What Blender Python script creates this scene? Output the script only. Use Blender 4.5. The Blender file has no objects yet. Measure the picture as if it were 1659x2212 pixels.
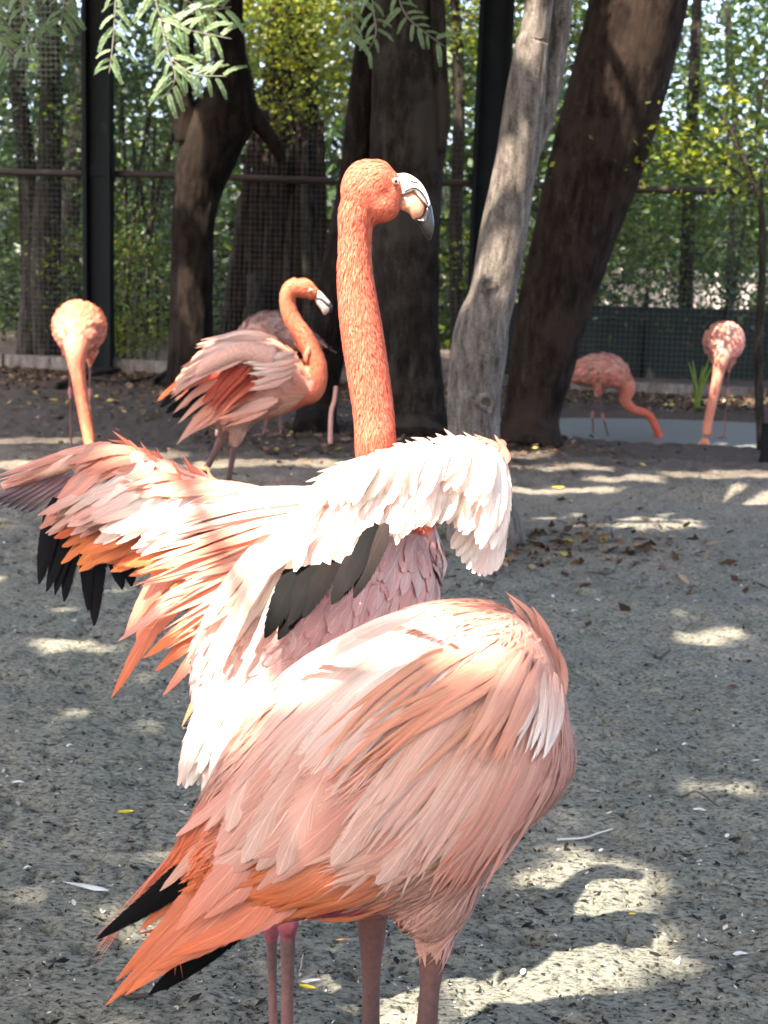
import bpy, bmesh, math, random
import numpy as np
from mathutils import Vector, Matrix, Quaternion
from mathutils.bvhtree import BVHTree
from mathutils.kdtree import KDTree

random.seed(7)
rng = np.random.default_rng(7)
scene = bpy.context.scene
COL = scene.collection

# ------------------------------------------------------------------ camera
H = 1.27                      # camera height, metres
FPX = 3000.0                  # focal length in units of a 1659 x 2212 picture
CX, CY = 829.5, 1106.0
PITCH = math.atan((CY - 565.0) / FPX)
ROLL = math.radians(1.9)
_F = np.array((0, math.cos(PITCH), -math.sin(PITCH)))
_U0 = np.array((0, math.sin(PITCH), math.cos(PITCH)))
_X0 = np.array((1.0, 0, 0))
_XC = math.cos(ROLL) * _X0 + math.sin(ROLL) * _U0
_UC = -math.sin(ROLL) * _X0 + math.cos(ROLL) * _U0
CAMPOS = np.array((0, 0, H))

def ray(px, py):
    return _F + (px - CX) / FPX * _XC + (CY - py) / FPX * _UC

def at(px, py, Y):
    """the place seen at px, py that lies Y metres ahead of the camera"""
    d = ray(px, py)
    return CAMPOS + d * (Y / d[1])

def gnd(px, py, z=0.0):
    d = ray(px, py)
    return CAMPOS + d * ((z - H) / d[2])

cam_data = bpy.data.cameras.new('camera')
cam = bpy.data.objects.new('camera', cam_data)
COL.objects.link(cam)
cam_data.sensor_fit = 'HORIZONTAL'
cam_data.sensor_width = 36.0
cam_data.lens = 36.0 * FPX / 1659.0
cam_data.clip_start = 0.05
cam_data.clip_end = 500
m = Matrix.Identity(4)
for i in range(3):
    m[i][0], m[i][1], m[i][2], m[i][3] = _XC[i], _UC[i], -_F[i], CAMPOS[i]
cam.matrix_world = m
cam_data.dof.use_dof = True
cam_data.dof.focus_distance = 2.05
cam_data.dof.aperture_fstop = 13.0
scene.camera = cam

# ------------------------------------------------------------------ light
SUN_EL, SUN_AZ = math.radians(59), math.radians(50)      # from the left, a little from behind the camera
LDIR = np.array((-math.cos(SUN_EL) * math.cos(SUN_AZ), -math.cos(SUN_EL) * math.sin(SUN_AZ), math.sin(SUN_EL)))
world = bpy.data.worlds.new('World')
scene.world = world
world.use_nodes = True
wn = world.node_tree
sky = wn.nodes.new('ShaderNodeTexSky')
sky.sky_type = 'NISHITA'
sky.sun_disc = False
sky.sun_elevation = SUN_EL
sky.sun_rotation = math.atan2(LDIR[0], LDIR[1])
sky.air_density = 0.75
sky.dust_density = 6.0
sky.ozone_density = 1.0
bg = wn.nodes['Background']
bg.inputs['Strength'].default_value = 0.15
wn.links.new(sky.outputs['Color'], bg.inputs['Color'])
sun_data = bpy.data.lights.new('sun', 'SUN')
sun_data.energy = 3.0
sun_data.angle = math.radians(0.53)
sun_data.color = (1.0, 0.90, 0.77)
sun = bpy.data.objects.new('sun', sun_data)
COL.objects.link(sun)
sun.rotation_euler = Vector(LDIR).to_track_quat('Z', 'Y').to_euler()
sun.location = (-6, -3, 14)
scene.view_settings.view_transform = 'Standard'
scene.view_settings.look = 'None'
scene.view_settings.exposure = 3.35
scene.view_settings.gamma = 1.0
scene.cycles.max_bounces = 8
scene.cycles.diffuse_bounces = 4
scene.cycles.glossy_bounces = 2
scene.cycles.transmission_bounces = 3
scene.cycles.transparent_max_bounces = 24
scene.cycles.use_denoising = True
scene.cycles.sample_clamp_indirect = 6.0

# ------------------------------------------------------------------ helpers
def setp(o, label=None, cat=None, group=None, kind=None):
    if label: o['label'] = label
    if cat: o['category'] = cat
    if group: o['group'] = group
    if kind: o['kind'] = kind
    return o

def empty(name, loc, label, cat, group=None):
    o = bpy.data.objects.new(name, None)
    o.location = Vector(loc)
    o.empty_display_size = 0.1
    COL.objects.link(o)
    return setp(o, label, cat, group)

def link(name, me, parent=None, mat=None):
    """a mesh in world coordinates, optionally a part of parent"""
    o = bpy.data.objects.new(name, me)
    COL.objects.link(o)
    if mat is not None:
        me.materials.clear()
        me.materials.append(mat)
    if parent is not None:
        o.parent = parent
        if parent.type == 'EMPTY':
            o.matrix_parent_inverse = Matrix.Translation(-parent.location)
    return o

def mesh_np(name, V, Fc, smooth=True, attrs=None):
    me = bpy.data.meshes.new(name)
    V = np.asarray(V, dtype=np.float32)
    Fc = np.asarray(Fc, dtype=np.int32)
    k = Fc.shape[1]
    me.vertices.add(len(V))
    me.vertices.foreach_set('co', V.ravel())
    me.loops.add(Fc.size)
    me.loops.foreach_set('vertex_index', Fc.ravel())
    me.polygons.add(len(Fc))
    me.polygons.foreach_set('loop_start', np.arange(0, Fc.size, k, dtype=np.int32))
    me.polygons.foreach_set('loop_total', np.full(len(Fc), k, dtype=np.int32))
    me.polygons.foreach_set('use_smooth', np.full(len(Fc), smooth, dtype=bool))
    for an, (typ, arr) in (attrs or {}).items():
        a = me.attributes.new(an, typ, 'POINT')
        arr = np.asarray(arr, dtype=np.float32)
        if typ == 'FLOAT_COLOR':
            if arr.shape[1] == 3:
                arr = np.concatenate([arr, np.ones((len(arr), 1), np.float32)], 1)
            a.data.foreach_set('color', arr.ravel())
        elif typ == 'FLOAT_VECTOR':
            a.data.foreach_set('vector', arr.ravel())
        else:
            a.data.foreach_set('value', arr.ravel())
    me.update(calc_edges=True)
    return me

def _hash(ix, iy, iz, s):
    n = (ix * 374761393 + iy * 668265263 + iz * 2147483647 + s * 1274126177) & 0xFFFFFFFF
    n = ((n ^ (n >> 13)) * 1274126177) & 0xFFFFFFFF
    return ((n ^ (n >> 16)) & 0xFFFF) / 65535.0

def vnoise(P, s=0):
    """smooth value noise in 0..1 at points P (n x 3)"""
    P = np.asarray(P, dtype=np.float64)
    I = np.floor(P).astype(np.int64)
    f = P - I
    f = f * f * (3 - 2 * f)
    out = 0
    for dx in (0, 1):
        wx = f[:, 0] if dx else 1 - f[:, 0]
        for dy in (0, 1):
            wy = f[:, 1] if dy else 1 - f[:, 1]
            for dz in (0, 1):
                wz = f[:, 2] if dz else 1 - f[:, 2]
                out = out + wx * wy * wz * _hash(I[:, 0] + dx, I[:, 1] + dy, I[:, 2] + dz, s)
    return out

def fbm(P, oct=4, s=0):
    a, out, tot = 1.0, 0, 0
    P = np.asarray(P, dtype=np.float64)
    for k in range(oct):
        out = out + a * vnoise(P * 2 ** k + 17.3 * k, s + k)
        tot += a
        a *= 0.5
    return out / tot

def nrm(v):
    v = np.asarray(v, dtype=float)
    return v / (np.linalg.norm(v) + 1e-12)

def spline(pts, n):
    """Catmull-Rom through pts (k x d), n samples"""
    pts = np.asarray(pts, dtype=float)
    if len(pts) == 2:
        t = np.linspace(0, 1, n)[:, None]
        return pts[0] * (1 - t) + pts[1] * t
    P = np.vstack([2 * pts[0] - pts[1], pts, 2 * pts[-1] - pts[-2]])
    seg = len(pts) - 1
    t = np.linspace(0, seg - 1e-6, n)
    i = t.astype(int)
    u = (t - i)[:, None]
    a, b, c, d = P[i], P[i + 1], P[i + 2], P[i + 3]
    return 0.5 * (2 * b + (c - a) * u + (2 * a - 5 * b + 4 * c - d) * u ** 2 + (3 * b - a - 3 * c + d) * u ** 3)

def tube_arrays(pts, rad, sides=10, cap=True, squash=None):
    """closed tube along pts; returns V, quads"""
    pts = np.asarray(pts, float)
    n = len(pts)
    T = np.gradient(pts, axis=0)
    T /= np.linalg.norm(T, axis=1)[:, None] + 1e-12
    ref = np.array((0.0, 1.0, 0.13)) if abs(T[0][1]) < 0.8 else np.array((1.0, 0.0, 0.1))
    V, Q = [], []
    a = np.linspace(0, 2 * math.pi, sides, endpoint=False)
    u = nrm(ref - T[0] * ref.dot(T[0]))
    for i in range(n):
        u = nrm(u - T[i] * u.dot(T[i]))
        w = np.cross(T[i], u)
        r = rad[i]
        su = 1.0 if squash is None else squash[i]
        V.append(pts[i] + r * (np.cos(a)[:, None] * u * su + np.sin(a)[:, None] * w))
    V = np.concatenate(V)
    for i in range(n - 1):
        for j in range(sides):
            k = (j + 1) % sides
            Q.append((i * sides + j, i * sides + k, (i + 1) * sides + k, (i + 1) * sides + j))
    if cap:
        V = np.vstack([V, pts[0], pts[-1]])
        b0, b1 = len(V) - 2, len(V) - 1
        for j in range(0, sides, 2):
            Q.append((b0, (j + 2) % sides, j + 1, j))
            e = (n - 1) * sides
            Q.append((b1, e + j, e + j + 1, e + (j + 2) % sides))
    return V, np.array(Q)

def tube_mesh(name, pts, rad, sides=10, **kw):
    V, Q = tube_arrays(pts, rad, sides, **kw)
    return mesh_np(name, V, Q)

class Geo:
    """collects pieces into one mesh"""
    def __init__(s): s.V, s.F, s.C, s.n = [], [], [], 0
    def add(s, V, Fc, col=None):
        s.V.append(np.asarray(V, float)); s.F.append(np.asarray(Fc) + s.n)
        if col is not None:
            s.C.append(np.tile(np.asarray(col, float), (len(V), 1)) if np.ndim(col) == 1 else col)
        s.n += len(V)
    def mesh(s, name, smooth=True):
        at_ = {'fcol': ('FLOAT_COLOR', np.concatenate(s.C))} if s.C else None
        return mesh_np(name, np.concatenate(s.V), np.concatenate(s.F), smooth, at_)

def box_arrays(c, sx, sy, sz, rz=0.0):
    v = np.array([(x, y, z) for x in (-1, 1) for y in (-1, 1) for z in (-1, 1)], float) * (sx / 2, sy / 2, sz / 2)
    cs, sn = math.cos(rz), math.sin(rz)
    v = np.stack([v[:, 0] * cs - v[:, 1] * sn, v[:, 0] * sn + v[:, 1] * cs, v[:, 2]], 1) + np.asarray(c)
    q = [(0, 1, 3, 2), (4, 6, 7, 5), (0, 4, 5, 1), (2, 3, 7, 6), (0, 2, 6, 4), (1, 5, 7, 3)]
    return v, np.array(q)

# ------------------------------------------------------------------ materials
def new_mat(name):
    mt = bpy.data.materials.new(name)
    mt.use_nodes = True
    nt = mt.node_tree
    nt.nodes.clear()
    out = nt.nodes.new('ShaderNodeOutputMaterial')
    return mt, nt, out

def N(nt, typ, **kw):
    n = nt.nodes.new(typ)
    for k, v in kw.items():
        if k in n.inputs: n.inputs[k].default_value = v
        else: setattr(n, k, v)
    return n

def math_n(nt, op, a, b=None, clamp=False):
    n = nt.nodes.new('ShaderNodeMath'); n.operation = op; n.use_clamp = clamp
    for i, x in enumerate((a, b)):
        if x is None: continue
        if isinstance(x, (int, float)): n.inputs[i].default_value = x
        else: nt.links.new(x, n.inputs[i])
    return n.outputs[0]

def mixc(nt, fac, a, b, blend='MIX'):
    n = nt.nodes.new('ShaderNodeMix'); n.data_type = 'RGBA'; n.blend_type = blend
    for s, x in ((n.inputs[0], fac), (n.inputs[6], a), (n.inputs[7], b)):
        if isinstance(x, (int, float)): s.default_value = x
        elif isinstance(x, tuple): s.default_value = (*x, 1) if len(x) == 3 else x
        else: nt.links.new(x, s)
    return n.outputs[2]

def ramp(nt, fac, stops):
    n = nt.nodes.new('ShaderNodeValToRGB')
    el = n.color_ramp.elements
    while len(el) < len(stops): el.new(0.5)
    for e, (p, c) in zip(el, stops):
        e.position = p; e.color = (*c, 1) if len(c) == 3 else c
    nt.links.new(fac, n.inputs[0])
    return n.outputs[0]

def noise(nt, vec, scale, detail=4, rough=0.55):
    n = N(nt, 'ShaderNodeTexNoise')
    n.inputs['Scale'].default_value = scale
    n.inputs['Detail'].default_value = detail
    n.inputs['Roughness'].default_value = rough
    if vec is not None: nt.links.new(vec, n.inputs['Vector'])
    return n.outputs['Fac']

def feather_mat(name, fray=True, trans=0.3):
    mt, nt, out = new_mat(name)
    L = nt.links
    fu = N(nt, 'ShaderNodeAttribute', attribute_name='fuv')
    fc = N(nt, 'ShaderNodeAttribute', attribute_name='fcol')
    sep = N(nt, 'ShaderNodeSeparateXYZ'); L.new(fu.outputs['Vector'], sep.inputs[0])
    u, v, r = sep.outputs
    av = math_n(nt, 'ABSOLUTE', v)
    # barbs leave the shaft at an angle: lines of equal  u - k|v|
    t = math_n(nt, 'SUBTRACT', u, math_n(nt, 'MULTIPLY', av, 0.42))
    cmb = N(nt, 'ShaderNodeCombineXYZ')
    L.new(math_n(nt, 'MULTIPLY', t, 46.0), cmb.inputs[0])
    L.new(math_n(nt, 'MULTIPLY', v, 0.9), cmb.inputs[1])
    L.new(math_n(nt, 'MULTIPLY', r, 57.0), cmb.inputs[2])
    st = noise(nt, cmb.outputs[0], 1.0, 3, 0.6)
    shade = math_n(nt, 'ADD', math_n(nt, 'MULTIPLY', st, 0.95), 0.50)
    shaft = math_n(nt, 'LESS_THAN', av, 0.05)
    col = mixc(nt, 1.0, fc.outputs['Color'], shade, 'MULTIPLY')
    col = mixc(nt, shaft, col, mixc(nt, 1.0, col, (1.25, 1.3, 1.3), 'MULTIPLY'))
    bs = N(nt, 'ShaderNodeBsdfPrincipled')
    bs.inputs['Roughness'].default_value = 0.62
    bs.inputs['Specular IOR Level'].default_value = 0.06
    L.new(col, bs.inputs['Base Color'])
    bmp = N(nt, 'ShaderNodeBump'); bmp.inputs['Strength'].default_value = 0.25; bmp.inputs['Distance'].default_value = 0.002
    # plumage is soft: light it by the lie of the whole coat as much as by each blade
    fn = N(nt, 'ShaderNodeAttribute', attribute_name='fnor')
    geo = N(nt, 'ShaderNodeNewGeometry')
    mv = N(nt, 'ShaderNodeMix', data_type='VECTOR'); mv.inputs[0].default_value = 0.55
    L.new(geo.outputs['Normal'], mv.inputs[4]); L.new(fn.outputs['Vector'], mv.inputs[5])
    L.new(mv.outputs[1], bmp.inputs['Normal'])
    L.new(st, bmp.inputs['Height']); L.new(bmp.outputs[0], bs.inputs['Normal'])
    tr = N(nt, 'ShaderNodeBsdfTranslucent'); L.new(col, tr.inputs['Color'])
    mx = N(nt, 'ShaderNodeMixShader'); mx.inputs[0].default_value = trans
    L.new(bs.outputs[0], mx.inputs[1]); L.new(tr.outputs[0], mx.inputs[2])
    last = mx.outputs[0]
    if fray:
        c2 = N(nt, 'ShaderNodeCombineXYZ')
        L.new(math_n(nt, 'MULTIPLY', t, 40.0), c2.inputs[0])
        L.new(math_n(nt, 'MULTIPLY', r, 91.0), c2.inputs[1])
        L.new(math_n(nt, 'SIGN', v), c2.inputs[2])
        fr = noise(nt, c2.outputs[0], 1.0, 2, 0.6)
        # edge cut: deep only where the noise is high, deeper to the tip
        cut = math_n(nt, 'MULTIPLY', math_n(nt, 'SUBTRACT', fr, 0.33, True), math_n(nt, 'ADD', math_n(nt, 'MULTIPLY', u, 0.95), 0.12))
        lim = math_n(nt, 'SUBTRACT', 1.0, cut)
        vis = math_n(nt, 'LESS_THAN', av, lim)
        tp = N(nt, 'ShaderNodeBsdfTransparent')
        m2 = N(nt, 'ShaderNodeMixShader'); L.new(vis, m2.inputs[0])
        L.new(tp.outputs[0], m2.inputs[1]); L.new(last, m2.inputs[2])
        last = m2.outputs[0]
    L.new(last, out.inputs[0])
    return mt

def attr_mat(name, rough=0.6, nscale=60, namp=0.3, trans=0.0, bump=0.15, spec=0.3, attr='fcol'):
    mt, nt, out = new_mat(name)
    L = nt.links
    fc = N(nt, 'ShaderNodeAttribute', attribute_name=attr)
    tc = N(nt, 'ShaderNodeTexCoord')
    nz = noise(nt, tc.outputs['Object'], nscale, 4)
    shade = math_n(nt, 'ADD', math_n(nt, 'MULTIPLY', nz, 2 * namp), 1.0 - namp)
    col = mixc(nt, 1.0, fc.outputs['Color'], shade, 'MULTIPLY')
    bs = N(nt, 'ShaderNodeBsdfPrincipled')
    bs.inputs['Roughness'].default_value = rough
    bs.inputs['Specular IOR Level'].default_value = spec
    L.new(col, bs.inputs['Base Color'])
    if bump:
        b = N(nt, 'ShaderNodeBump'); b.inputs['Strength'].default_value = bump; b.inputs['Distance'].default_value = 0.003
        L.new(nz, b.inputs['Height']); L.new(b.outputs[0], bs.inputs['Normal'])
    last = bs.outputs[0]
    if trans:
        tr = N(nt, 'ShaderNodeBsdfTranslucent')
        tcol = mixc(nt, 1.0, col, (1.25, 1.15, 0.5), 'MULTIPLY')
        L.new(tcol, tr.inputs['Color'])
        mx = N(nt, 'ShaderNodeMixShader'); mx.inputs[0].default_value = trans
        L.new(last, mx.inputs[1]); L.new(tr.outputs[0], mx.inputs[2]); last = mx.outputs[0]
    L.new(last, out.inputs[0])
    return mt

def plain_mat(name, col, rough=0.5, spec=0.4, nscale=30, var=0.15, bump=0.1):
    mt, nt, out = new_mat(name)
    L = nt.links
    tc = N(nt, 'ShaderNodeTexCoord')
    nz = noise(nt, tc.outputs['Object'], nscale, 4)
    c = mixc(nt, nz, tuple(x * (1 - var) for x in col), tuple(min(1, x * (1 + var)) for x in col))
    bs = N(nt, 'ShaderNodeBsdfPrincipled')
    bs.inputs['Roughness'].default_value = rough
    bs.inputs['Specular IOR Level'].default_value = spec
    L.new(c, bs.inputs['Base Color'])
    if bump:
        b = N(nt, 'ShaderNodeBump'); b.inputs['Strength'].default_value = bump; b.inputs['Distance'].default_value = 0.004
        L.new(nz, b.inputs['Height']); L.new(b.outputs[0], bs.inputs['Normal'])
    L.new(bs.outputs[0], out.inputs[0])
    return mt

def bark_mat(name, dark, mid, light, scale=6.0, lich=None):
    mt, nt, out = new_mat(name)
    L = nt.links
    tc = N(nt, 'ShaderNodeTexCoord')
    mp = N(nt, 'ShaderNodeMapping'); mp.inputs['Scale'].default_value = (1, 1, 0.28)
    L.new(tc.outputs['Object'], mp.inputs[0])
    n1 = noise(nt, mp.outputs[0], scale * 3.2, 8, 0.68)
    n2 = noise(nt, tc.outputs['Object'], scale * 0.45, 4)
    n3 = noise(nt, tc.outputs['Object'], scale * 14, 4, 0.7)
    vor = N(nt, 'ShaderNodeTexVoronoi'); vor.inputs['Scale'].default_value = scale * 4
    L.new(mp.outputs[0], vor.inputs['Vector'])
    f = math_n(nt, 'ADD', math_n(nt, 'MULTIPLY', n1, 0.65), math_n(nt, 'MULTIPLY', n3, 0.35))
    c = ramp(nt, f, [(0.36, dark), (0.5, mid), (0.66, light)])
    if lich:
        c = mixc(nt, ramp(nt, n2, [(0.5, (0, 0, 0)), (0.62, (1, 1, 1))]), c, mixc(nt, n3, tuple(x * .6 for x in lich), lich))
    bs = N(nt, 'ShaderNodeBsdfPrincipled')
    bs.inputs['Roughness'].default_value = 0.9
    bs.inputs['Specular IOR Level'].default_value = 0.06
    L.new(c, bs.inputs['Base Color'])
    hgt = math_n(nt, 'ADD', f, math_n(nt, 'MULTIPLY', vor.outputs['Distance'], 0.5))
    b = N(nt, 'ShaderNodeBump'); b.inputs['Strength'].default_value = 0.8; b.inputs['Distance'].default_value = 0.03
    L.new(hgt, b.inputs['Height']); L.new(b.outputs[0], bs.inputs['Normal'])
    L.new(bs.outputs[0], out.inputs[0])
    return mt

def ground_mat():
    mt, nt, out = new_mat('packed_sandy_soil')
    L = nt.links
    tc = N(nt, 'ShaderNodeTexCoord')
    P = tc.outputs['Object']
    big = noise(nt, P, 0.9, 5, 0.6)
    mid = noise(nt, P, 4.0, 7, 0.65)
    mpf = N(nt, 'ShaderNodeMapping'); mpf.inputs['Scale'].default_value = (1.0, 1.7, 1.0)
    L.new(P, mpf.inputs[0])
    fine = noise(nt, mpf.outputs[0], 62.0, 6, 0.75)
    grit = noise(nt, P, 240.0, 3, 0.7)
    c = ramp(nt, big, [(0.3, (0.185, 0.184, 0.146)), (0.5, (0.24, 0.225, 0.178)), (0.72, (0.32, 0.28, 0.22))])
    c = mixc(nt, ramp(nt, mid, [(0.35, (1, 1, 1)), (0.65, (0, 0, 0))]), c, (0.168, 0.172, 0.138))
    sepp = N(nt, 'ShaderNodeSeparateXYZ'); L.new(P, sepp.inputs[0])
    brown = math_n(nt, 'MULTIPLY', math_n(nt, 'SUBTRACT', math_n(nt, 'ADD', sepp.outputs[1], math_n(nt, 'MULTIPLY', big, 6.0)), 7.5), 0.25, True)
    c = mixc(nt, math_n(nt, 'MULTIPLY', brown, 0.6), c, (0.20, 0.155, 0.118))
    mould_shade = math_n(nt, 'MULTIPLY', math_n(nt, 'SUBTRACT', math_n(nt, 'ADD', sepp.outputs[1], math_n(nt, 'MULTIPLY', mid, 4.0)), 9.9), 0.6, True)  # dark leaf soil by the fence, with tree shade put into its colour
    c = mixc(nt, math_n(nt, 'MULTIPLY', mould_shade, 0.92), c, (0.050, 0.037, 0.029))
    g = ramp(nt, fine, [(0.395, (0.16, 0.16, 0.16)), (0.465, (0.88, 0.88, 0.88)), (0.62, (1.45, 1.45, 1.45))])
    c = mixc(nt, 1.0, c, g, 'MULTIPLY')
    sp = ramp(nt, grit, [(0.70, (0, 0, 0)), (0.76, (1, 1, 1))])
    c = mixc(nt, math_n(nt, 'MULTIPLY', math_n(nt, 'MULTIPLY', sp, 0.55), math_n(nt, 'SUBTRACT', 1.0, mould_shade)), c, (0.42, 0.40, 0.36))
    bs = N(nt, 'ShaderNodeBsdfPrincipled')
    bs.inputs['Roughness'].default_value = 0.85
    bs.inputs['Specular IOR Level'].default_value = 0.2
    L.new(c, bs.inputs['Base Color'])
    hgt = math_n(nt, 'ADD', math_n(nt, 'MULTIPLY', fine, 1.0), math_n(nt, 'MULTIPLY', grit, 0.35))
    b = N(nt, 'ShaderNodeBump'); b.inputs['Strength'].default_value = 0.9; b.inputs['Distance'].default_value = 0.02
    L.new(hgt, b.inputs['Height']); L.new(b.outputs[0], bs.inputs['Normal'])
    L.new(bs.outputs[0], out.inputs[0])
    return mt

def water_mat():
    mt, nt, out = new_mat('murky_pond_water')
    L = nt.links
    tc = N(nt, 'ShaderNodeTexCoord')
    nz = noise(nt, tc.outputs['Object'], 5.0, 3)
    bs = N(nt, 'ShaderNodeBsdfPrincipled')
    bs.inputs['Base Color'].default_value = (0.12, 0.12, 0.11, 1)
    bs.inputs['Roughness'].default_value = 0.4
    bs.inputs['Specular IOR Level'].default_value = 0.5
    b = N(nt, 'ShaderNodeBump'); b.inputs['Strength'].default_value = 0.3; b.inputs['Distance'].default_value = 0.02
    L.new(nz, b.inputs['Height']); L.new(b.outputs[0], bs.inputs['Normal'])
    L.new(bs.outputs[0], out.inputs[0])
    return mt

M_FEATHER = feather_mat('flamingo_feather', True, 0.28)
M_FEATHER_FAR = feather_mat('flamingo_feather_short', False, 0.22)
M_BODY = attr_mat('flamingo_skin_and_down', 0.7, 110, 0.42, 0, 0.3, 0.2)
M_BILL = attr_mat('flamingo_bill', 0.35, 90, 0.06, 0, 0.05, 0.4)
M_BILL_TIP = plain_mat('black_bill_horn', (0.012, 0.011, 0.012), 0.3, 0.5, 60, 0.3, 0.05)
M_EYE = plain_mat('eye_iris', (0.55, 0.50, 0.38), 0.2, 0.5, 50, 0.1, 0)
M_PUPIL = plain_mat('eye_pupil', (0.005, 0.005, 0.005), 0.08, 0.6, 50, 0.1, 0)
M_LEAF = attr_mat('tree_leaf', 0.45, 40, 0.2, 0.45, 0, 0.35)
M_LITTER = attr_mat('dry_leaf', 0.8, 60, 0.3, 0.1, 0.2, 0.15)
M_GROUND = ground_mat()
M_WATER = water_mat()
M_BARK_DARK = bark_mat('dark_brown_bark', (0.0025, 0.0019, 0.0015), (0.0081, 0.0055, 0.0043), (0.0279, 0.0205, 0.0161), 5.0, lich=(0.0260, 0.0186, 0.0136))
M_BARK_BROWN = bark_mat('reddish_brown_bark', (0.0037, 0.0024, 0.0019), (0.0136, 0.0090, 0.0071), (0.0434, 0.0291, 0.0229), 6.0, lich=(0.0322, 0.0217, 0.0161))
M_BARK_MOSS = bark_mat('mottled_grey_brown_bark', (0.0037, 0.0028, 0.0025), (0.0149, 0.0118, 0.0093), (0.0465, 0.0372, 0.0304), 5.0, lich=(0.0434, 0.0353, 0.0285))
M_BARK_PALE = bark_mat('pale_grey_bark', (0.025, 0.019, 0.016), (0.125, 0.103, 0.087), (0.25, 0.215, 0.185), 9.0)
M_BARK_FAR = bark_mat('grey_brown_bark', (0.0084, 0.0070, 0.0056), (0.0245, 0.0203, 0.0168), (0.0700, 0.0595, 0.0490), 6.0)
M_STEEL = plain_mat('dark_green_painted_steel', (0.004, 0.0052, 0.006), 0.65, 0.12, 12, 0.35, 0.08)
M_WIRE = plain_mat('weathered_grey_wire', (0.05, 0.047, 0.044), 0.6, 0.2, 25, 0.35, 0)
M_RAIL = plain_mat('brown_rusted_pipe', (0.030, 0.022, 0.018), 0.6, 0.15, 10, 0.4, 0.1)
M_BOARD = bark_mat('weathered_board', (0.06, 0.05, 0.042), (0.13, 0.11, 0.095), (0.22, 0.19, 0.165), 4.0)
M_SCREEN = plain_mat('dark_green_shade_cloth', (0.012, 0.017, 0.014), 0.8, 0.2, 5, 0.4, 0.2)
M_PALEWALL = plain_mat('sunlit_plaster', (0.62, 0.56, 0.52), 0.8, 0.2, 2, 0.2, 0.1)
M_STICK = plain_mat('pinkish_bare_wood', (0.5, 0.25, 0.19), 0.7, 0.3, 20, 0.3, 0.1)
M_TWIG = plain_mat('dry_twig', (0.22, 0.19, 0.16), 0.8, 0.2, 60, 0.4, 0.2)
M_TWIG_DARK = plain_mat('dark_wet_twig', (0.04, 0.032, 0.026), 0.7, 0.3, 60, 0.4, 0.2)

# ------------------------------------------------------------------ the setting: ground, pond
def fence_y(x):              # the fence line
    return 14.35 - 0.10 * x

POND_C, POND_R = np.array((2.75, 11.6)), np.array((2.3, 1.2))

def pond_depth(x, y):
    q = ((x - POND_C[0]) / POND_R[0]) ** 2 + ((y - POND_C[1]) / POND_R[1]) ** 2
    return np.clip(1.0 - q, -1, 1)

DIGS = [(*gnd(1580, 1062)[:2], .28, .14, .075), (*gnd(1500, 1076)[:2], .32, .11, -.085), (*gnd(1330, 1500)[:2], .25, .18, -.03), (*gnd(1450, 2020)[:2], .12, .09, -.025), (*gnd(170, 1480)[:2], .2, .12, -.03), (*gnd(1580, 1330)[:2], .3, .2, .03)]
def ground_z(x, y, fine=True):
    x = np.asarray(x, float); y = np.asarray(y, float)
    P = np.stack([x, y, np.zeros_like(x)], 1)
    z = (fbm(P * 0.7, 3, 3) - 0.5) * 0.06
    if fine:
        z = z + (fbm(P * 6.0, 4, 11) - 0.5) * 0.030
        q = P * np.array((13.0, 21.0, 1))
        z = z - np.clip(fbm(q, 3, 23) - 0.56, 0, 1) * 0.07
        z = z - np.clip(fbm(P * np.array((30.0, 75.0, 1)), 2, 29) - 0.66, 0, 1) * 0.09
        # a scraped hollow with its spoil heap
        for (cx, cy, rx, ry, h) in DIGS:
            z = z + h * np.exp(-((x - cx) / rx) ** 2 - ((y - cy) / ry) ** 2)
    d = pond_depth(x, y)
    z = z * np.clip(1 - 1.5 * np.clip(d, 0, 1), 0, 1) - 0.42 * np.clip(d * 2.2, 0, 1)
    far = np.clip((y - (fence_y(x) - 1.6)) / 1.6, 0, 1)
    return z + 0.05 * far

def build_ground():
    ys = np.concatenate([np.linspace(-60, 1.2, 24), 1.3 + np.cumsum(np.full(200, 0.0145)), ])
    step = 0.016
    y = ys[-1]; rest = []
    while y < 15.5:
        y += step; step *= 1.011; rest.append(y)
    while y < 400:
        y += step; step *= 1.16; rest.append(y)
    ys = np.concatenate([ys, rest])
    tx = np.linspace(-1, 1, 321)
    V = []
    for y in ys:
        half = 0.36 * max(y, 1.2) + 0.35
        core = np.abs(tx) ** 1.0 * half
        ext = np.clip((np.abs(tx) - 0.90) / 0.10, 0, 1) ** 3 * 300
        x = np.sign(tx) * (core + ext)
        V.append(np.stack([x, np.full_like(x, y), np.zeros_like(x)], 1))
    V = np.concatenate(V)
    near = (V[:, 1] > -3) & (V[:, 1] < 40) & (np.abs(V[:, 0]) < 30)
    V[near, 2] = ground_z(V[near, 0], V[near, 1])
    n, k = len(ys), len(tx)
    i, j = np.meshgrid(np.arange(n - 1), np.arange(k - 1), indexing='ij')
    a = (i * k + j).ravel()
    Fq = np.stack([a, a + 1, a + k + 1, a + k], 1)
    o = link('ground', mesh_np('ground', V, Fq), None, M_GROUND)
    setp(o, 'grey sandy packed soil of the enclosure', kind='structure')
    a = np.linspace(0, 2 * math.pi, 64, endpoint=False)
    wv = np.stack([POND_C[0] + POND_R[0] * 0.98 * np.cos(a), POND_C[1] + POND_R[1] * 0.98 * np.sin(a), np.full(64, -0.075)], 1)
    me = bpy.data.meshes.new('pond_water')
    me.from_pydata([tuple(v) for v in wv], [], [tuple(range(64))])
    o = link('pond_water', me, None, M_WATER)
    setp(o, 'shallow grey murky pond water', kind='structure')
build_ground()

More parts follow.
